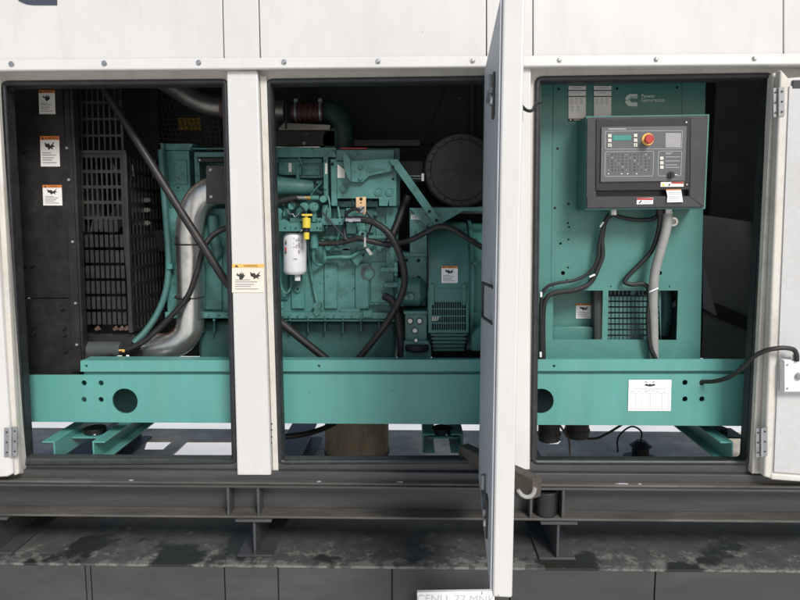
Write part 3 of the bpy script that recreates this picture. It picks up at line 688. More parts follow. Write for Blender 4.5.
b = MB(T); b.tube([(314.5, 234, .45), (314.5, 248, .45)], 4, 12, 0); b.tube([(314, 248, .46), (313.5, 258, .47), (316, 264, .5), (322, 265, .53)], 1.5, 8, 4); b.tube([(308, 240, .5), (309, 258, .52), (313, 285, .54), (317, 302, .53)], 1.3, 8, 4); b.cyl(317, 306, 4, .5, .06, 14); b.cyl(317, 312, 3.5, .49, .06, 14)
b.tube([(322, 240, .48), (324, 250, .49), (325, 260, .5)], 1.8, 8, 4); b.tube([(277, 250, .5), (279, 270, .5), (282, 289, .5), (287, 293, .51), (291, 286, .52), (291, 276, .52)], 1.2, 8, 5); b.tube([(281, 302, .5), (281, 316, .5)], 3.3, 12, 0)
b.cyl(297.5, 289, 4, .535, .02, 18); b.m('hole').cyl(297.5, 289, 1, .532, .004, 8); b.m(T); b.ring(297.5, 289, 2, 3.2, .531, .006)
b.tube([(325, 258, .5), (340, 257, .49), (350, 257, .49), (360, 252, .49), (370, 250, .49), (376, 246, .5)], 1.8, 8, 4); b.cyl(362, 250, 4.2, .5, .06, 16); b.cyl(346, 253, 5, .52, .05, 12); b.poly([(350, 258), (357, 266), (364, 258), (360, 252)], .51, .04)
b.build('drain_lines', eg)
for x, y in ((331, 238), (350, 237), (353, 202), (370, 202), (350, 262), (340, 246), (380, 250), (274, 240), (376, 214), (385, 226), (345, 204)):
    b = MB(T); b.cyl(x, y, 2.8, .535, .03, 14); b.bolt(x, y, 1.6, .535); b.build('boss', eg, bevel=.001)
b = MB(T); b.cyl(362.5, 234, 4.2, .43, .05, 18); b.m('hole').cyl(362.5, 234, 1.6, .427, .004, 10); b.build('sensor_boss', eg, bevel=.001)
for q in ((336, 201, 378, 207, .53, .58), (346, 208, 356, 234, .52, .57), (376, 207, 388, 250, .55, .6), (386, 207, 395, 268, .53, .6), (370, 303, 398, 305, .53, .56), (394, 262, 397.5, 276, .5, .6), (322, 236, 398, 239, .54, .6), (357, 226, 366, 231, .54, .58), (325, 248, 350, 251, .52, .56)):
    b = MB(T); b.box(*q); b.build('side_cover', eg, bevel=.003)
for q, (cx_, cy_, cr_) in (((382, 267.5, 398, 272, .49, .55), (382.5, 269.7, 2.2)), ((385, 282.5, 398, 287.5, .49, .55), (386, 285, 2.4))):
    b = MB(T); b.box(*q); b.cyl(cx_, cy_, cr_, .489, .06, 12); b.build('lug', eg, bevel=.003)
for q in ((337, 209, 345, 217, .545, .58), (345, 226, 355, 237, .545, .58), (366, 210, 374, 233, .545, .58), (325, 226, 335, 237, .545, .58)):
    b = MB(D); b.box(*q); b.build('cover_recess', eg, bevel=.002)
b = MB('stain'); b.cyl(368, 273, 7.5, .5438, .001, 24); b.m(T).cyl(369, 274, 4.5, .5434, .0003, 20); b.build('oil_stain', eg)
pan = [o for o in COL.objects if o.name == 'pan_flange'][0]
for x in range(208, 400, 9):
    b = MB(T); b.bolt(x, 315.5, 1.0, .5); b.build('bolt', pan)
cov = [o for o in COL.objects if o.name == 'rocker_cover'][0]
for x, y in ((281, 164), (299, 164.5), (281, 173), (299, 173), (275, 152), (288, 152), (301, 152), (314, 152), (328, 152), (306, 168), (318, 168)):
    b = MB(T); b.bolt(x, y, .9, .495 if y < 160 else .535); b.build('bolt', cov)
hb = [o for o in COL.objects if o.name == 'filter_head'][0]
for x, y in ((275, 227), (296, 227), (321, 227), (302, 220), (320, 220.5), (340, 221.5)):
    b = MB(T); b.bolt(x, y, .9, .398 if y > 222 else .457); b.build('bolt', hb)
for pts, r in (([(326, 190, .5), (329, 200, .49), (330, 214, .48), (326, 228, .48)], 1), ([(338, 207, .5), (340, 222, .49), (338, 238, .5), (330, 252, .5)], 1), ([(280, 200, .5), (284, 206, .49), (284, 216, .48)], .9), ([(310, 198, .5), (313, 192, .5), (322, 182, .52)], .9), ([(397, 258, .5), (402, 266, .48), (402, 280, .48), (399, 292, .48)], 1.1), ([(272, 170, .52), (276, 176, .51), (276, 184, .48)], .9)):
    b = MB(T); b.tube(pts, r, 8, 5); b.build('pipe_line', eg)
for pts in ([(288, 200, .43), (300, 206, .40), (306, 213, .38)], [(322, 212, .45), (336, 228, .44), (348, 240, .43)], [(366, 212, .41), (372, 222, .42), (366, 240, .42)]):
    b = MB(RR); b.tube(pts, .9, 8, 5); b.build('wire', eg)
b = MB('gold'); b.poly([(356, 197), (366, 197), (366, 214.5), (362, 214.5), (362, 213), (356, 212.5)], .42, .005); b.m('hole').cyl(361, 199, 1.6, .417, .004, 10); b.cyl(361, 202.8, .7, .417, .004, 8); b.m('grey_latch').poly([(357.5, 207), (364.5, 206), (364.5, 212.5), (357.5, 212.5)], .405, .016); b.m('ink').poly([(358, 212), (363.5, 206.5), (364.5, 207.5), (359, 213)], .403, .002)
b.build('sensor_plate', eg, 'gold coloured plate with grey sensor', bevel=.001)
b = MB(T)
b.poly([(163, 143.5), (193, 143.5), (190, 150), (165, 150)], .60, .25); b.poly([(165, 150.5), (189, 150.5), (192, 235), (171, 235)], .62, .3)
b.poly([(174.5, 160), (186.5, 160), (187.5, 184), (175.5, 184)], .612, .01); b.poly([(176, 191), (187, 191), (188, 210), (177, 210)], .612, .01); b.m('hole').cyl(178, 187.5, 1, .615, .01, 8)
b.m(T).poly([(160, 143), (163.5, 143), (171, 235), (168, 235)], .58, .1)
b.poly([(168, 209), (174, 209), (174, 214), (168, 214)], .57, .03)
b.build('front_housing', eg, bevel=.004)
b = MB(T); b.box(194, 152, 262, 157, .6, .9); b.poly([(194, 157), (199, 157), (201, 200), (196, 200)], .62, .2); b.tube([(192, 148.5, .58), (262, 149, .58)], .9, 8, 0); b.m('ink').rect(197, 158, 262, 162, .61, .05); b.m('label_white').cyl(199.5, 160, 1, .605, .01, 10)
b.m(D).poly([(192, 162), (262, 162), (262, 212), (194, 212)], .72, .2)
b.build('front_cover', eg, bevel=.003)
b = MB(D); b.tube([(213, 215, .52), (214, 235, .53), (218, 252, .53), (211, 260, .54)], 5, 14, 5); b.build('water_pump', eg, bevel=.005)
# turbo side
b = MB('teal_shaded'); b.tube([(322, 111, .8), (334, 113, .78), (341, 124, .77), (343, 136, .77), (342, 150, .77)], 10.5, 20, 5); b.cyl(335, 140, 12, .72, .1, 24); b.m('black_metal').box(300, 140, 420, 146, .8, .9); b.build('turbo_elbow', eg)
b = MB('red_hose'); b.tube([(292, 112, .76), (324, 113, .76)], 10, 20, 0)
for k in range(4): b.tube([(300+k*5.5, 112.4, .76), (302.6+k*5.5, 112.5, .76)], 11.2, 20, 0)
b.m('grey_latch')
for x in (295.5, 320): b.tube([(x, 112, .76), (x+2.2, 112, .76)], 10.9, 20, 0); b.rect(x-2, 98.5, x+2, 101.5, .70, .03)
b.build('air_coupling', eg, 'dull red ribbed rubber coupling', bevel=.001)
b = MB('dull_metal'); b.poly([(277, 130), (284, 123), (330, 125), (330, 130)], .68, .05); b.m('black_metal').tube([(286, 103, .68), (286, 129, .68)], 1, 8, 0); b.tube([(277, 119, .68), (278, 130, .68)], 1, 8, 0); b.build('heat_shield', eg)
b = MB('black_metal'); b.box(270, 131, 335, 146, .72, .95); b.m('grey_latch').cyl(304, 143, 2, .715, .01, 12); b.cyl(306.5, 134, .8, .715, .01, 8); b.build('turbo_support', eg, bevel=.004)
# starter, gauge box and mount
b = MB(T); b.box(402, 290, 426, 306, .55, .6)
b.tube([(398, 292, .52), (412, 292, .52), (420, 292, .52)], 14.5, 24, 3)
b.tube([(420, 292, .52), (423, 292, .52), (425.5, 292, .52), (427.3, 292, .52)], 14.5, 24, 0, 5)
b.tube([(396, 297, .41), (409, 297, .41)], 4.4, 14, 0); b.cyl(410, 297, 4.4, .405, .03, 16)
b.build('starter_motor', eg, bevel=.004)
b = MB(T); b.box(404, 256, 427, 289, .54, .7); b.poly([(400, 252.5), (427.5, 252.5), (427.5, 256.5), (401, 256.5)], .5, .2); b.m('hole')
for p in ((406.5, 260.5), (418.5, 260.5), (406.5, 277.5), (418.5, 277.5)): b.cyl(*p, 1.7, .536, .006, 12)
b.build('flywheel_housing', eg, bevel=.003)
b = MB(T); b.box(405, 314, 427, 341, .44, .7); b.poly([(403, 311), (428, 311), (428, 314.5), (404, 314.5)], .43, .2)
for p in ((410.2, 321.2), (419.6, 321.2), (415, 330.8)): b.m('ink').cyl(*p, 3.4, .436, .006, 18); b.m('label_white').cyl(*p, 2.5, .432, .006, 18)
b.m(T); b.poly([(404, 341), (428, 341), (431, 347), (431, 362), (403, 362)], .40, .3); b.m('chrome').cyl(416, 340.5, 2, .39, .02, 12)
b.build('engine_foot', eg, 'mounting foot with three white round plugs', bevel=.003)
b = MB(RR); c = P(417, 347, .39); b.tubew([c+Vector((0, .02, -.022)), c+Vector((0, .02, .012))], rp(12.5, .4), 24, 0); b.build('engine_mount', eg, bevel=.008)
b = MB(T); b.poly([(409.5, 208), (426, 208), (427, 252.5), (410, 252.5)], .50, .012); b.poly([(409.5, 208), (500, 207), (500, 211), (463, 211), (440, 224.5), (427, 227)], .47, .02)
b.m('label_white').rect(411, 214.5, 424.5, 219.5, .497, .003); b.m('ink_faint')
for k in range(5): b.rect(412.2+k*2.4, 215.6, 413.8+k*2.4, 218.5, .495, .0015)
b.build('rear_bracket', eg, bevel=.002)

# ------------------------------------------------------------------ air cleaner
ac = thing('air_cleaner', P(461, 208, .55), 'large round black plastic air cleaner end cap behind the open door', 'air cleaner')
b = MB('rubber'); b.cyl(460.5, 170, 36.5, .56, .5, 64, r2=35); b.build('canister', ac, bevel=.008)
b = MB('bezel_dark'); b.ring(461, 170, 30, 34.3, .535, .06, 64)
for k in range(24):
    t = k*math.pi/12; b.poly([(461+30.8*math.cos(t-.02), 170+30.8*math.sin(t-.02)), (461+33.7*math.cos(t-.02), 170+33.7*math.sin(t-.02)), (461+33.7*math.cos(t+.02), 170+33.7*math.sin(t+.02)), (461+30.8*math.cos(t+.02), 170+30.8*math.sin(t+.02))], .530, .006)
b.build('cover_rim', ac, bevel=.004)
b = MB('bezel_dark'); b.cyl(461, 170, 29.6, .548, .02, 64); b.cyl(461, 170, 3.2, .543, .006, 20)
for k in range(8):
    t = k*math.pi/4; dx, dy = math.cos(t), math.sin(t); b.poly([(461+3*dx-.35*dy, 170+3*dy+.35*dx), (461+22*dx-.15*dy, 170+22*dy+.15*dx), (461+22*dx+.15*dy, 170+22*dy-.15*dx), (461+3*dx+.35*dy, 170+3*dy-.35*dx)], .545, .004)
b.build('cover_disc', ac, bevel=.002)
b = MB('chrome'); b.rect(421.5, 173.5, 424, 181, .5, .03); b.tube([(408, 175.5, .55), (421, 175.8, .52)], .9, 8, 0); b.tube([(410, 178.5, .55), (421, 178.3, .52)], .9, 8, 0); 
b.build('clamp_bolt', ac)
b = MB('lining'); b.box(398, 160, 424, 182, .7, .95); b.box(424, 206, 500, 214, .62, .9); b.build('air_duct', ac, bevel=.01)

# ------------------------------------------------------------------ alternator
al = thing('alternator', P(455, 362, .7), 'teal alternator drum with vented access cover beside the engine', 'alternator')
A = 'teal_engine'
x0, x1 = P(427, 290, .42).x, P(540, 290, .42).x
ca = Vector((0, .78, P(400, 292, .42).z)); rad = .36
b = MB('teal'); b.tubew([Vector((x0+.004, ca.y, ca.z)), Vector((x1, ca.y, ca.z))], rad, 64, 0); b.build('drum', al, bevel=.006, angle=20)
b = MB(A); b.tubew([Vector((P(471, 290, .4).x, ca.y, ca.z)), Vector((P(474.5, 290, .4).x, ca.y, ca.z))], rad+.022, 64, 0)
for y in (263, 314, 240): b.bolt(475.5, y, 1.3, .40)
b.build('flange_ring', al, bevel=.004, angle=20)
b = MB('teal'); xa, xb = P(428.5, 290, .42).x, P(469, 290, .42).x
def shell(r): return [(ca.y-r*math.cos(R(t)), ca.z+r*math.sin(R(t))) for t in range(2, 100, 6)]
so, si = shell(rad+.007), shell(rad+.001)[::-1]
b.prism([Vector((xa, y, z)) for y, z in so+si], [Vector((xb, y, z)) for y, z in so+si])
b.m('hole').rect(427.2, 224, 428.4, 290, .412, .03)
b.build('cover_plate', al)
b = MB('teal'); vq = [(432, 302.5), (466, 302.5), (466, 329.5), (432, 329.5)]
b.rect(428.5, 288.5, 469, 302, .41, .006); b.rect(428.5, 302.2, 432, 333, .41, .006); b.rect(466, 302.2, 468.5, 333, .41, .006); b.rect(432.1, 330, 465.9, 333, .41, .006)
for k in range(1, 15): b.rect(432+k*34/15-.35, 302.1, 432+k*34/15+.35, 329.9, .411, .004)
for k in range(1, 4): b.rect(432.1, 302+k*7-.6, 465.9, 302+k*7+.6, .408, .0025)
for x in (432, 464): b.box(x-1.6, 284, x+1.6, 305, .395, .41); b.cyl(x, 286, 1.6, .39, .01, 10)
for k in range(5): b.rect(431+k*.6, 334+k*3.8, 467-k*.8, 335.6+k*3.8, .418, .01)
for k in range(20): b.rect(434+k*1.55, 334.5, 434.6+k*1.55, 351, .424, .004)
b.m('hole').rect(431, 333.4, 467, 352, .43, .002); b.m('teal')
b.build('vent_cover', al)
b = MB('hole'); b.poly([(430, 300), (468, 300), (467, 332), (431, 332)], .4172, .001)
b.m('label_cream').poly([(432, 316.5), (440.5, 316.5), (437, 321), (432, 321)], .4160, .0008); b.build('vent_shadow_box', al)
b = MB('teal'); b.poly([(472, 335), (480, 326), (500, 326), (500, 351), (471, 351)], .36, .2); b.build('terminal_box', al, bevel=.004)
warning(al, 441.5, 266, 457.8, 283, .412, 'orange', 'paper', BIRD, word=True)
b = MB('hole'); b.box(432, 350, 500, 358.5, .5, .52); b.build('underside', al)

# ------------------------------------------------------------------ control cabinet
cc = thing('control_cabinet', P(620, 360, .3), 'teal generator control cabinet in the right doorway', 'control cabinet')
YC = .30
b = MB('teal')
outl = [(540, 70), (706, 68), (700, 366), (536, 366)]
h1 = [(553, 290.5), (603, 290.5), (602, 339.5), (553, 339.5)]; h2 = [(608.5, 290.5), (678, 290.5), (676.5, 340), (607.5, 339.5)]
hl = [[(P(x, y, YC).x, P(x, y, YC).z) for x, y in h] for h in (h1, h2)]
hl += [circ(x, y, r, YC, 10) for x, y, r in ((569, 227, 1), (568.5, 239.5, 1), (560.5, 243.5, 1.3), (568, 267.5, 1), (563, 273, 2.1), (567, 280, 1), (660, 273, 2.1), (553, 286.5, .8), (611, 286.5, .8), (669.5, 286.5, .8), (558.5, 89, 1.3), (617, 88.5, 1.3), (677, 87.5, 1.3), (568, 223, 1), (549, 345, 1))]
b.plate([[(P(x, y, YC).x, P(x, y, YC).z) for x, y in outl]], YC, .004, hl)
b.build('front_sheet', cc, bevel=.001)
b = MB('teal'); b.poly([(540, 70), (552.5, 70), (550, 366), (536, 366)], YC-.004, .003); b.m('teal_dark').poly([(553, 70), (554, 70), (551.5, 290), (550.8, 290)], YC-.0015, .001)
b.poly([(681.5, 70), (682.1, 70), (682.1, 118), (681.5, 118)], YC-.0015, .001)
b.m('hole')
for x, y in ((557.5, 148.5), (584.5, 150), (585, 166), (568.5, 204), (555, 208), (585, 203), (580, 203.5), (670, 205)): b.cyl(x, y, 1.2, YC-.002, .001, 10)
b.build('edge_fold', cc)
b = MB('teal'); pr = P(702, 215, YC); b.wbox(pr.x-.02, pr.x-.016, YC+.005, YC+.5, P(700, 366, YC).z, P(700, 75, YC).z); b.build('side_sheet', cc)
b = MB('teal'); pl_ = P(538, 215, YC); b.wbox(pl_.x, pl_.x+.004, YC+.005, YC+.5, P(536, 366, YC).z, P(540, 75, YC).z); b.build('side_sheet', cc)
b = MB('teal'); b.poly([(545, 280), (606.5, 280), (606.5, 350), (545, 350)], YC+.16, .01); b.poly([(553, 327), (592, 327), (596, 330), (597, 345), (553, 345)], YC+.10, .05); b.m('lining').poly([(594, 286), (609, 286), (609, 346), (594, 346)], YC+.08, .06); b.build('recess', cc, bevel=.003)
warning(cc, 576, 303.5, 592.5, 318.5, YC+.157, 'orange', 'paper', BIRD, word=True)
b = MB('teal_dark'); mq = [(607, 290), (659, 290), (659, 341), (607, 341)]
b.platep([(605, 287), (661, 287), (661, 343), (605, 343)], YC+.05, .004, slots(mq, 13, 9, .78, .72, 0)); b.build('mesh_screen', cc)
b = MB('lining'); b.poly([(600, 280), (685, 280), (685, 350), (600, 350)], YC+.26, .01); b.m('teal_dark').tube([(664, 284, YC+.2), (666, 310, YC+.2), (662, 335, YC+.2)], 6, 14, 4); b.m('grey_conduit').poly([(668, 306), (676, 300), (676, 306), (670, 309)], YC+.2, .01); b.build('inner_box', cc)
# control box
YB = .12
zb_t = lambda px, py: P(px, py, YB)
b = MB('bezel')
b.platep([(587.5, 117.5), (708, 115.5), (704, 207.5), (586.5, 208.5)], YB, .03, [[(596.5, 120.5), (690, 119), (689, 196), (596, 196.5)]])
b.box(589, 119, 705, 207, YB+.031, YC-.005)
bx = b.build('control_box', cc, bevel=.004)
b = MB('teal')
fr = [(586.2, 116.3), (709.3, 114.3), (705.3, 208.8), (585.2, 210)]; fi = [(587.7, 117.7), (707.8, 115.7), (703.8, 207.3), (586.7, 208.3)]
b.platep(fr, YB+.012, .16, [fi]); b.build('box_edge', bx, bevel=.001)
b = MB('bezel'); # splayed reveal right and below
YI = YB+.04
def quadv(pts): b.face([b.bm.verts.new(p) for p in pts])
b = MB('bezel_dark'); b.poly([(596.8, 120.8), (689.8, 119.3), (688.8, 195.8), (596.2, 196.2)], YB+.03, .004); b.build('recess_back', bx)
b = MB('bezel_dark'); b.poly([(596.5, 119.5), (690.5, 118), (689.5, 189.5), (596, 190.5)], YB-.006, .03); b.m('chrome').cyl(686.5, 122.3, .9, YB-.008, .003, 10); b.cyl(687, 184.5, .9, YB-.008, .003, 10)
b.m('ink').poly([(603, 127.3), (609.5, 120.5), (610.2, 120.5), (604, 127.3)], YB-.0072, .001); b.poly([(683, 120), (683.7, 120), (687, 125.5), (686.3, 125.8)], YB-.0072, .001)
dr = b.build('display_door', bx, bevel=.003)
b = MB('bezel'); b.poly([(690.8, 118.5), (707, 116.2), (703.5, 206.5), (690, 196.5)], YB-.003, .002); b.poly([(587.5, 197.5), (690, 196.7), (703, 206.8), (587, 207.8)], YB-.004, .003); b.build('bezel_face', bx, bevel=.001)
b = MB('keypad'); KP = [(601.5, 127), (687, 126), (685, 181), (600.5, 182)]; b.poly(KP, YB-.014, .008)
kp = b.build('keypad', dr, bevel=.0015)
YK = YB-.0145
b = MB('key_line')
for q in ([(605, 131), (682.8, 130.3), (681.8, 149), (604.8, 149.5)], [(605, 151.5), (654, 151), (653.2, 176.3), (604.5, 176.8)], [(658.3, 151), (682, 150.8), (681, 176), (657.6, 176.3)]):
    o = rounded(q, 2, 4); cx = sum(p[0] for p in q)/4; cy = sum(p[1] for p in q)/4
    i_ = rounded([(x+(.55 if x < cx else -.55), y+(.55 if y < cy else -.55)) for x, y in q], 1.6, 4)
    b.platep(o, YK-.001, .001, [i_])
b.rect(608.5, 128.4, 626, 129.6, YK-.001, .001)
b.m('ink_grey').poly([(665.5, 133), (681.3, 133), (680.8, 147.5), (665.5, 147.5)], YK-.0006, .0005)
b.m('key_line')
for k in range(8):
    if k != 3: b.rect(666.3, 133.8+k*1.7, 671+((k*29) % 9), 134.5+k*1.7, YK-.0015, .0008)
for k, w in ((0, 7), (1, 5), (4, 15), (8, 14), (12, 12), (14.5, 14)): b.rect(665.5, 152.6+k, 665.5+w, 153.3+k, YK-.001, .0008)
for i, x in enumerate((608, 611.5, 615, 618.5, 622, 626, 630, 634, 637.5, 641, 645, 649)):
    for j in range(6): b.m('key_line' if (i*7+j*3) % 5 == 0 else 'bezel').rect(x, 154+j*3.1, x+(1.6 if i % 3 == 1 else .7), 155+j*3.1, YK-.001, .0008)
for x in (608, 621, 627, 636): b.m('label_white').rect(x, 173.3, x+1.3, 174.2, YK-.001, .0008)
b.build('printed_lines', kp)
b = MB('lcd'); b.poly([(612.8, 135.2), (631.2, 135), (631, 140.2), (612.7, 140.4)], YK-.0015, .001); b.build('display', kp)
for x, ys in ((609.8, (135.7, 140.4, 145.2)), (635.6, (135.4, 140.2, 145)), (661.8, (158.2, 162.8, 167.2))):
    for y in ys:
        b = MB('button'); b.rect(x-1.8, y-1.7, x+1.8, y+1.7, YK-.003, .0028)
        if y > 144 and y < 150: b.m('ink').rect(x-.6, y-.5, x+.6, y+.7, YK-.0036, .0008)
        b.build('button', kp, bevel=.0006)
b = MB('amber'); b.cyl(648, 139.3, 6, YK-.004, .004, 28); b.m('red').cyl(649.3, 139, 3, YK-.03, .028, 20); b.cyl(649.8, 138.8, 4.2, YK-.043, .012, 28, r2=4.6); b.build('emergency_stop', kp, 'red mushroom button on a yellow ring', bevel=.002)
b = MB('bezel_dark'); b.cyl(671.5, 174.8, 3.2, YK-.012, .012, 20); b.rect(671, 172.3, 672, 177.3, YK-.018, .006); b.m('chrome').rect(674, 174.4, 678, 175.2, YK-.01, .002); b.build('key_switch', kp, bevel=.001)
b = MB('label_white'); b.poly([(660.8, 182), (683.8, 181.8), (683.5, 186.6), (660.5, 186.8)], YB-.009, .002); b.m('red').rect(671.5, 182, 683.6, 183.6, YB-.01, .001); b.m('yellow').poly([(661.5, 186), (663.2, 183), (665, 186)], YB-.01, .001); b.m('ink').poly([(668, 186), (669.5, 183.5), (670.5, 184), (669.5, 186)], YB-.01, .001); b.build('danger_label', dr)
b = MB('paper'); b.poly([(637, 198), (653.2, 197.7), (653, 204), (636.7, 204.3)], YB-.006, .002); b.m('red').rect(637.2, 198, 653, 199.9, YB-.0075, .001); b.m('ink_faint').rect(644, 200.7, 652, 201.3, YB-.0075, .001); b.rect(644, 202.2, 651, 202.8, YB-.0075, .001); b.m('ink').poly([(638.5, 203.3), (641, 200.3), (642, 201), (640, 203.4)], YB-.0075, .001); b.build('danger_label', bx)
b = MB('paper'); b.poly([(666, 189.3), (681, 189), (683, 202), (667, 202.4), (667.5, 196)], YB-.012, .002); b.m('orange').poly([(666, 189.3), (681, 189), (681.1, 190), (666.1, 190.3)], YB-.0135, .001); b.m('ink_faint')
for k in range(5): b.rect(669, 192+k*1.9, 680, 192.6+k*1.9, YB-.0135, .001)
b.build('paper_tag', bx)
# name plates, logo
for x, y1, label in ((568.5, 121, 'data plate, left one'), (594, 118, 'data plate, right one')):
    b = MB('label_white'); b.poly([(x, 86), (x+17.5, 86), (x+17.2, y1-.5), (x, y1-.5)], YC-.006, .002)
    b.m('ink'); b.rect(x, 90, x+17.5, 91, YC-.0075, .001); b.rect(x, 96, x+17.5, 96.9, YC-.0075, .001)
    if y1 > 120: b.rect(x, 118.6, x+17.2, 121, YC-.0075, .001); b.m('label_white').rect(x+1.4, 119.2, x+3, 120.6, YC-.0085, .0005); b.rect(x+5, 119.5, x+15, 120.2, YC-.0085, .0005)
    b.m('ink_faint'); b.rect(x+3, 87.2, x+14, 88.6, YC-.0075, .001); b.rect(x+2, 92.4, x+12, 93.2, YC-.0075, .001)
    for i in range(3):
        for j in range(5): b.rect(x+1.6+i*5, 98.3+j*1.3, x+4.4+i*5, 98.9+j*1.3, YC-.0075, .001)
    if y1 > 120:
        for i in range(2):
            for j in range(4): b.rect(x+2.5+i*6, 106+j*1.5, x+5+i*6, 106.7+j*1.5, YC-.0075, .001)
    b.build('data_plate', cc, label)
b = MB('logo')
def arc(cx, cy, r, a0, a1, n=10): return [(cx+r*math.cos(R(a0+(a1-a0)*k/n)), cy-r*math.sin(R(a0+(a1-a0)*k/n))) for k in range(n+1)]
# a heavy C split by a diagonal stroke
b.platep([(637.3, 94)] + arc(631.2, 100.2, 6.2, 90, 172, 8)[0:9] + [(627.5, 100.2)] + [(632, 96.8), (637.3, 94.8)][0:1] + [(637.3, 96.4)], YC-.0055, .0015)
b.platep(arc(631.2, 100.2, 6.2, 184, 270, 8) + [(637.3, 106.4), (637.3, 102.4), (632, 102.4), (630.3, 101.6), (629.6, 100.4), (630.5, 98.9), (632, 98.2), (637.3, 98.2), (637.3, 97.0), (632.6, 97.4), (628, 100.6)], YC-.0055, .0015)
b.text('Power\nGeneration', 641, 98.2, 3.55, YC-.0055, 'LEFT', .78, .06)
b.build('maker_emblem', cc, 'pale C shaped emblem with the words Power Generation')
b = MB('chrome'); b.ring(673.7, 201.5+20.5-.3, 2.6, 4.4, YC-.012, .012); b.m('grey_latch').cyl(673.7, 221.7, 2.5, YC-.009, .009, 16); b.build('round_socket', cc)
for x, y1, y_, r_, m_ in ((613.5, 215, .22, 4, 'chrome'), (659.5, 214, .2, 3.5, 'black_metal'), (668, 213.5, .2, 4.8, 'chrome')):
    b = MB(m_); b.tube([(x, 208, y_), (x, y1, y_)], r_, 10, 0); b.build('cable_gland', bx)

# ------------------------------------------------------------------ hoses and cables
def hose(name, pts, r, m, label, cat, n=12, extra=None):
    b = MB(m); b.tube(pts, r, n, 8)
    if extra: extra(b)
    return b.build(name, None, label, cat)
hose('grey_conduit', [(668.3, 211, .2), (666, 230, .2), (660, 252, .21), (654.5, 275, .22), (653, 300, .24), (653.5, 330, .27), (654, 362, .29)], 4.6, 'grey_conduit', 'grey ribbed conduit dropping from the control box to the skid rail', 'conduit', 16,
     lambda b: b.m('paper').tube([(649.5, 292, .2), (653, 290.5, .19), (658, 288, .2)], .8, 6, 3))
hose('control_cable', [(612, 212, .24), (605, 222, .25), (602, 240, .26), (602.5, 255, .26), (598, 268, .26), (590, 283, .26), (575, 290, .25), (555, 293, .25), (545.5, 300, .25), (543, 320, .26), (543.5, 362, .27)], 2.5, 'rubber', 'thick black cable bundle curving from control box left along the cabinet edge', 'cable', 10)
hose('control_cable', [(614, 213, .25), (604, 224, .245), (599, 245, .25), (598, 258, .25), (590, 272, .25), (575, 280, .25), (558, 283, .25), (547, 287, .25), (541.5, 298, .25), (541, 330, .255), (541.5, 362, .26)], 1.6, 'rubber', 'thinner black cable tied to the bundle at the left of the cabinet', 'cable', 8,
     lambda b: (b.m('paper').tube([(600, 227, .235), (603.5, 222, .235)], .9, 6, 0), b.tube([(589.5, 277, .235), (595, 274.5, .235)], 1, 6, 0), b.tube([(541, 292, .235), (541, 297, .235)], 1.2, 6, 0), b.tube([(540.5, 352, .24), (540.5, 357, .24)], 1.2, 6, 0)))
hose('control_cable', [(613, 214, .25), (622, 217.5, .25), (638, 220, .25), (652, 219, .25), (658, 215, .24)], 2.1, 'rubber', 'short black cable sagging between the two glands under the control box', 'cable', 10)
hose('control_cable', [(660, 211, .2), (659, 228, .22), (652, 250, .25), (640, 264, .26), (628, 276, .265), (625, 282, .265), (632, 284.5, .262), (643, 284, .26), (649, 292, .25), (648, 320, .25), (650, 345, .26), (657, 362, .26)], 2.3, 'rubber', 'black cable kinking left then dropping in front of the mesh window', 'cable', 10)
hose('brace_hose', [(100, 82, .34), (122, 117, .33), (150, 162, .31), (180, 210, .30), (207, 252, .30), (228, 284, .31), (250, 304, .34), (275, 318, .4), (300, 338, .42), (330, 362, .44)], 4.0, 'hose', 'thick black hose running diagonally past fan guard and silver pipe', 'hose', 14)
hose('black_cable', [(240, 222, .42), (226, 228, .42), (212, 236, .40), (203, 250, .38), (197, 272, .38), (188, 296, .38), (175, 312, .39), (155, 332, .39), (138, 345, .38), (112, 354, .37), (85, 357.5, .36)], 2.9, 'hose', 'black cable tied to the silver pipe and sweeping left to the radiator', 'cable', 10)
hose('coolant_hose', [(161, 150, .56), (163, 180, .55), (166, 220, .54), (168.5, 255, .53), (167, 285, .52), (160, 308, .5), (148, 328, .46), (134, 343, .42)], 3.2, 'teal_dark', 'dark green hose hanging between fan guard and silver pipe', 'hose', 12,
     lambda b: b.m('teal').rect(167, 264, 172, 269, .50, .03))
hose('oil_hose', [(347, 219.5, .42), (352, 219.8, .41), (362, 219.5, .40), (376, 223.5, .38), (390, 235, .36), (400, 255, .35), (404.5, 275, .35), (402.5, 292, .35), (393, 312, .36), (377, 336, .38), (354, 364, .4)], 3.5, 'hose', 'thick brownish black hose arching down the engine side past the gauge box', 'hose', 14,
     lambda b: (b.m('chrome').tube([(346, 219.5, .405), (361, 219.6, .395)], 2.6, 10, 0), b.tube([(349, 219.5, .40), (353, 219.6, .398)], 3.4, 6, 0)))
hose('sensor_lead', [(346, 219, .43), (347, 213, .42), (354, 209, .41), (360, 210, .405)], 1.8, 'rubber', 'short black lead looping from the gold plate on the engine', 'cable', 8)
hose('wiring_harness', [(310, 243, .46), (324, 243.5, .46), (338, 243, .45), (350, 240, .44), (358, 238, .43), (370, 241, .42), (385, 244, .42), (400, 243, .42), (415, 238, .40), (428, 231, .37), (440, 226.5, .35), (452, 229, .34), (466, 237, .34), (480, 246, .36), (500, 256, .4)], 2.8, 'hose', 'long black wiring harness crossing the engine and draped over the alternator', 'cable', 12,
     lambda b: (b.m('chrome').rect(364, 237, 366, 247, .40, .01), b.poly([(365.5, 249), (368.5, 248), (373, 254), (370, 255.5)], .42, .02), b.m('rubber').tube([(345, 240, .43), (344, 228, .45), (345, 222, .46)], 1.6, 8, 4)))
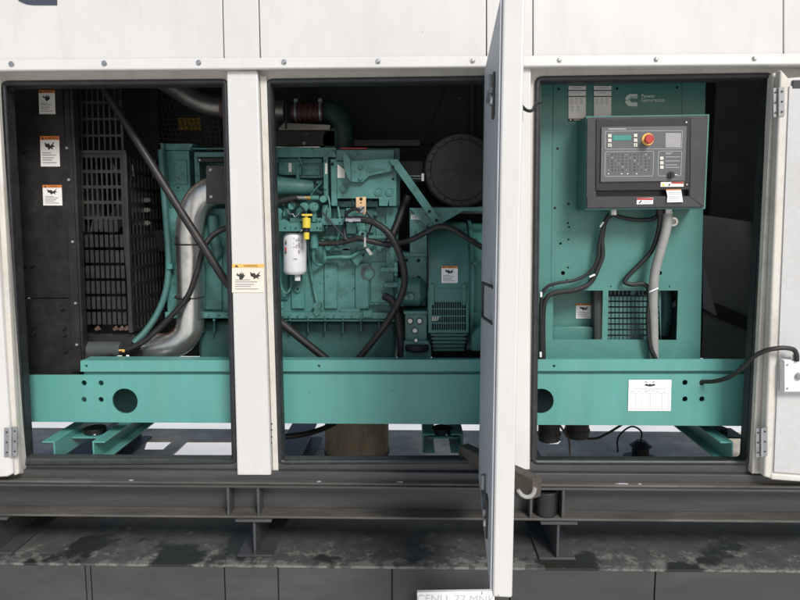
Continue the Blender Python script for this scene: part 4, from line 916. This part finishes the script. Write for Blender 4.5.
hose('breather_hose', [(408, 196, .56), (403, 208, .55), (398, 222, .53), (392, 236, .50), (386, 246, .48)], 4.0, 'rubber', 'fat black hose slanting behind the strut between engine and alternator', 'hose', 12)
hose('drain_hose', [(384, 296, .46), (391, 300, .44), (396, 310, .42), (399, 325, .42), (401, 345, .42), (401, 364, .42)], 4.0, 'rubber', 'black hose hanging straight down left of the three round plugs', 'hose', 12,
     lambda b: b.m('chrome').tube([(382.5, 296, .47), (390, 296.5, .45)], 2.2, 8, 0))
hose('battery_cable', [(268, 436, .35), (285, 436.5, .38), (305, 434, .42), (322, 429, .48), (335, 423, .52)], 2.9, 'rubber', 'black cable snaking under the skid rail beside the brown drum', 'cable', 10)
hose('junction_cable', [(690, 381.5, .26), (702, 381.8, .2), (716, 381, .13), (730, 376.5, .06), (742, 368, .0), (752, 358, -.05), (765, 351, -.085), (780, 348, -.1), (792, 349, -.1), (796, 353, -.1), (797, 361, -.1)], 2.3, 'hose', 'dark grey cable from a rail hole to the white box on the right', 'cable', 12)
hose('thin_wire', [(559, 424, .4), (565, 433, .4), (569, 440, .4), (570, 452, .42), (572, 460, .42)], 1.1, 'brown_steel', 'thin brown wire dangling under the rail between the black canisters', 'wire', 8)
hose('thin_cable', [(568, 430, .7), (580, 437, .7), (595, 438.5, .7), (608, 433, .7), (623, 424, .7)], 1.3, 'rubber', 'thin black cable sagging right from the canisters under the rail', 'cable', 8)

# ------------------------------------------------------------------ small things
jb = thing('junction_box', P(796, 392, -.07), 'small white plastic junction box on the right door lining', 'junction box')
b = MB('plastic_white'); b.rect(783.8, 360, 830, 392.5, -.09, .036); b.rect(781, 363, 784, 368, -.062, .006); b.rect(781, 384, 784, 389, -.062, .006); b.build('box', jb, bevel=.003)
b = MB('plastic_white'); b.rect(784.6, 361, 829, 391.5, -.097, .006); b.m('grey_latch')
for p in ((787.5, 365), (787.5, 388.5)): b.cyl(*p, 1.2, -.099, .003, 10)
b.build('lid', jb, bevel=.002)
b = MB('grey_latch'); b.cyl(800, 376.5, 3.6, -.109, .012, 16); b.build('knob', jb, bevel=.002)
b = MB('grey_conduit'); b.tube([(796, 354.5, -.085), (796, 361, -.085)], 3.2, 12, 0); b.build('cable_gland', jb)

b = MB('brown'); c0 = PZ(356, 462, ZP); c = P(357, 440, 1.0); rdm = rp(35, .75)
b.tubew([Vector((c.x, 1.0, ZP+.002)), Vector((c.x, 1.0, ZP+.50))], rdm, 40, 0); b.m('brown_steel').tubew([Vector((c.x, 1.0, ZP+.15)), Vector((c.x, 1.0, ZP+.17))], rdm+.006, 40, 0)
b.build('drum', None, 'brown cylindrical drum standing on the pad under the engine', 'drum', bevel=.004)

dpz = thing('door_prop', P(500, 470, -.1), 'worn brown steel prop bar lying slanted behind the open middle door', 'prop bar')
b = MB('brown_steel'); a0, a1 = P(463, 450.5, .10), P(537, 488, -.28)
d = (a1-a0).normalized(); up = Vector((0, 0, 1)); sd = d.cross(up).normalized(); up = sd.cross(d)
def sq(c, w, h): return [c+sd*w+up*h, c-sd*w+up*h, c-sd*w-up*h, c+sd*w-up*h]
b.prism(sq(a0, .028, .032), sq(a1, .028, .045)); b.build('bar', dpz, bevel=.003)
b = MB('grey_conduit'); b.tube([(518, 490, -.32), (522, 495, -.32), (528, 497, -.32), (533, 494, -.32), (535, 488, -.32)], 2.2, 8, 5); b.build('hook', dpz)

sb = thing('sign_board', PZ(456, 600, .3), 'white board with faint outlined lettering at the bottom edge, below the open door', 'sign board')
b = MB('label_white'); b.mats[0] = 'plastic_white'; b.poly([(417, 592.3), (494.5, 591.3), (495, 640), (417.5, 640)], -.18, .02); b.build('board', sb, bevel=.002)
b = MB('ink_faint'); b.text('CFNU. 77 MNK', 456, 599.5, 9, -.1815); b.build('lettering', sb)
b = MB('hole'); b.rect(481.7, 591.8, 482.3, 594.5, -.182, .002); b.build('notch', sb)
b = MB('pad_face'); w0 = P(420, 600, -.16); w1 = P(492, 600, -.16); b.wbox(w0.x, w1.x, -.155, YE, -2.0, w0.z-.08) ; b.build('board_block', sb)

for x, y0, y1, r, Y, lb in ((549, 418, 440.5, 11, .45, 'short dark canister hanging under the rail, nearer the hinge post'), (577, 416, 437, 12, .55, 'wider dark canister with small drain tap hanging under the rail')):
    t = thing('canister', P(x, y1, Y), lb, 'canister', 'canisters under the skid rail')
    b = MB('canister'); b.tube([(x, y0, Y), (x, y1, Y)], r, 24, 0); b.build('body', t, bevel=.008)
    b = MB('canister'); b.tube([(x, y1-8, Y), (x, y1-6, Y)], r+1, 24, 0); b.build('rim', t)
    if x > 560:
        b = MB('chrome'); b.tube([(x+2, y1, Y-.02), (x+2, y1+4, Y-.02)], 1, 8, 0); b.tube([(x-1.5, y1+3.4, Y-.02), (x+5, y1+3.4, Y-.02)], .8, 6, 0); b.build('drain_tap', t)
t = thing('floor_sensor', PZ(640, 459, ZP), 'small black sensor with curved wire standing on the pad, right doorway', 'sensor')
b = MB('rubber'); o = PZ(640, 460, ZP); h = (P(640, 441, o.y).z-ZP)
b.tubew([o+Vector((0, 0, .002)), o+Vector((0, 0, .02))], .11, 20, 0); b.tubew([o+Vector((0, 0, .02)), o+Vector((0, 0, h*.75))], .055, 16, 0); b.tubew([o+Vector((0, 0, h*.75)), o+Vector((0, 0, h*1.02))], .075, 16, 0, .03); b.build('body', t, bevel=.004)
b = MB('rubber'); b.tubew([o+Vector((0, 0, h)), o+Vector((.0, 0, h*1.5)), o+Vector((-.07, 0, h*1.75)), o+Vector((-.15, 0, h*1.2)), o+Vector((-.15, 0, h*.4))], .006, 8, 5); b.build('wire', t)

# ------------------------------------------------------------------ light
AZ, EL = 25, 39
S = Vector((math.sin(R(AZ))*math.cos(R(EL)), -math.cos(R(AZ))*math.cos(R(EL)), math.sin(R(EL))))
sd_ = bpy.data.lights.new('sun', 'SUN'); sun = bpy.data.objects.new('sun', sd_); COL.objects.link(sun)
sd_.energy = 3.0; sd_.angle = R(18); sd_.color = (1, .985, .965); sun.rotation_euler = (-S).to_track_quat('-Z', 'Y').to_euler(); sun.location = (3, -6, 8)
w = bpy.data.worlds.new('World'); SC.world = w; w.use_nodes = True
nt = w.node_tree; sky = nt.nodes.new('ShaderNodeTexSky'); sky.sky_type = 'NISHITA'; sky.sun_disc = False
sky.sun_elevation = R(EL); sky.sun_rotation = R(180-AZ); sky.dust_density = 2.5; sky.air_density = 1.0
nt.links.new(sky.outputs[0], nt.nodes['Background'].inputs[0]); nt.nodes['Background'].inputs[1].default_value = .10
SC.view_settings.view_transform = 'Standard'; SC.view_settings.look = 'None'; SC.view_settings.exposure = 0; SC.view_settings.gamma = 1
SC.render.engine = 'CYCLES'; SC.render.resolution_x = 1024; SC.render.resolution_y = 768
SC.cycles.max_bounces = 8; SC.cycles.diffuse_bounces = 5
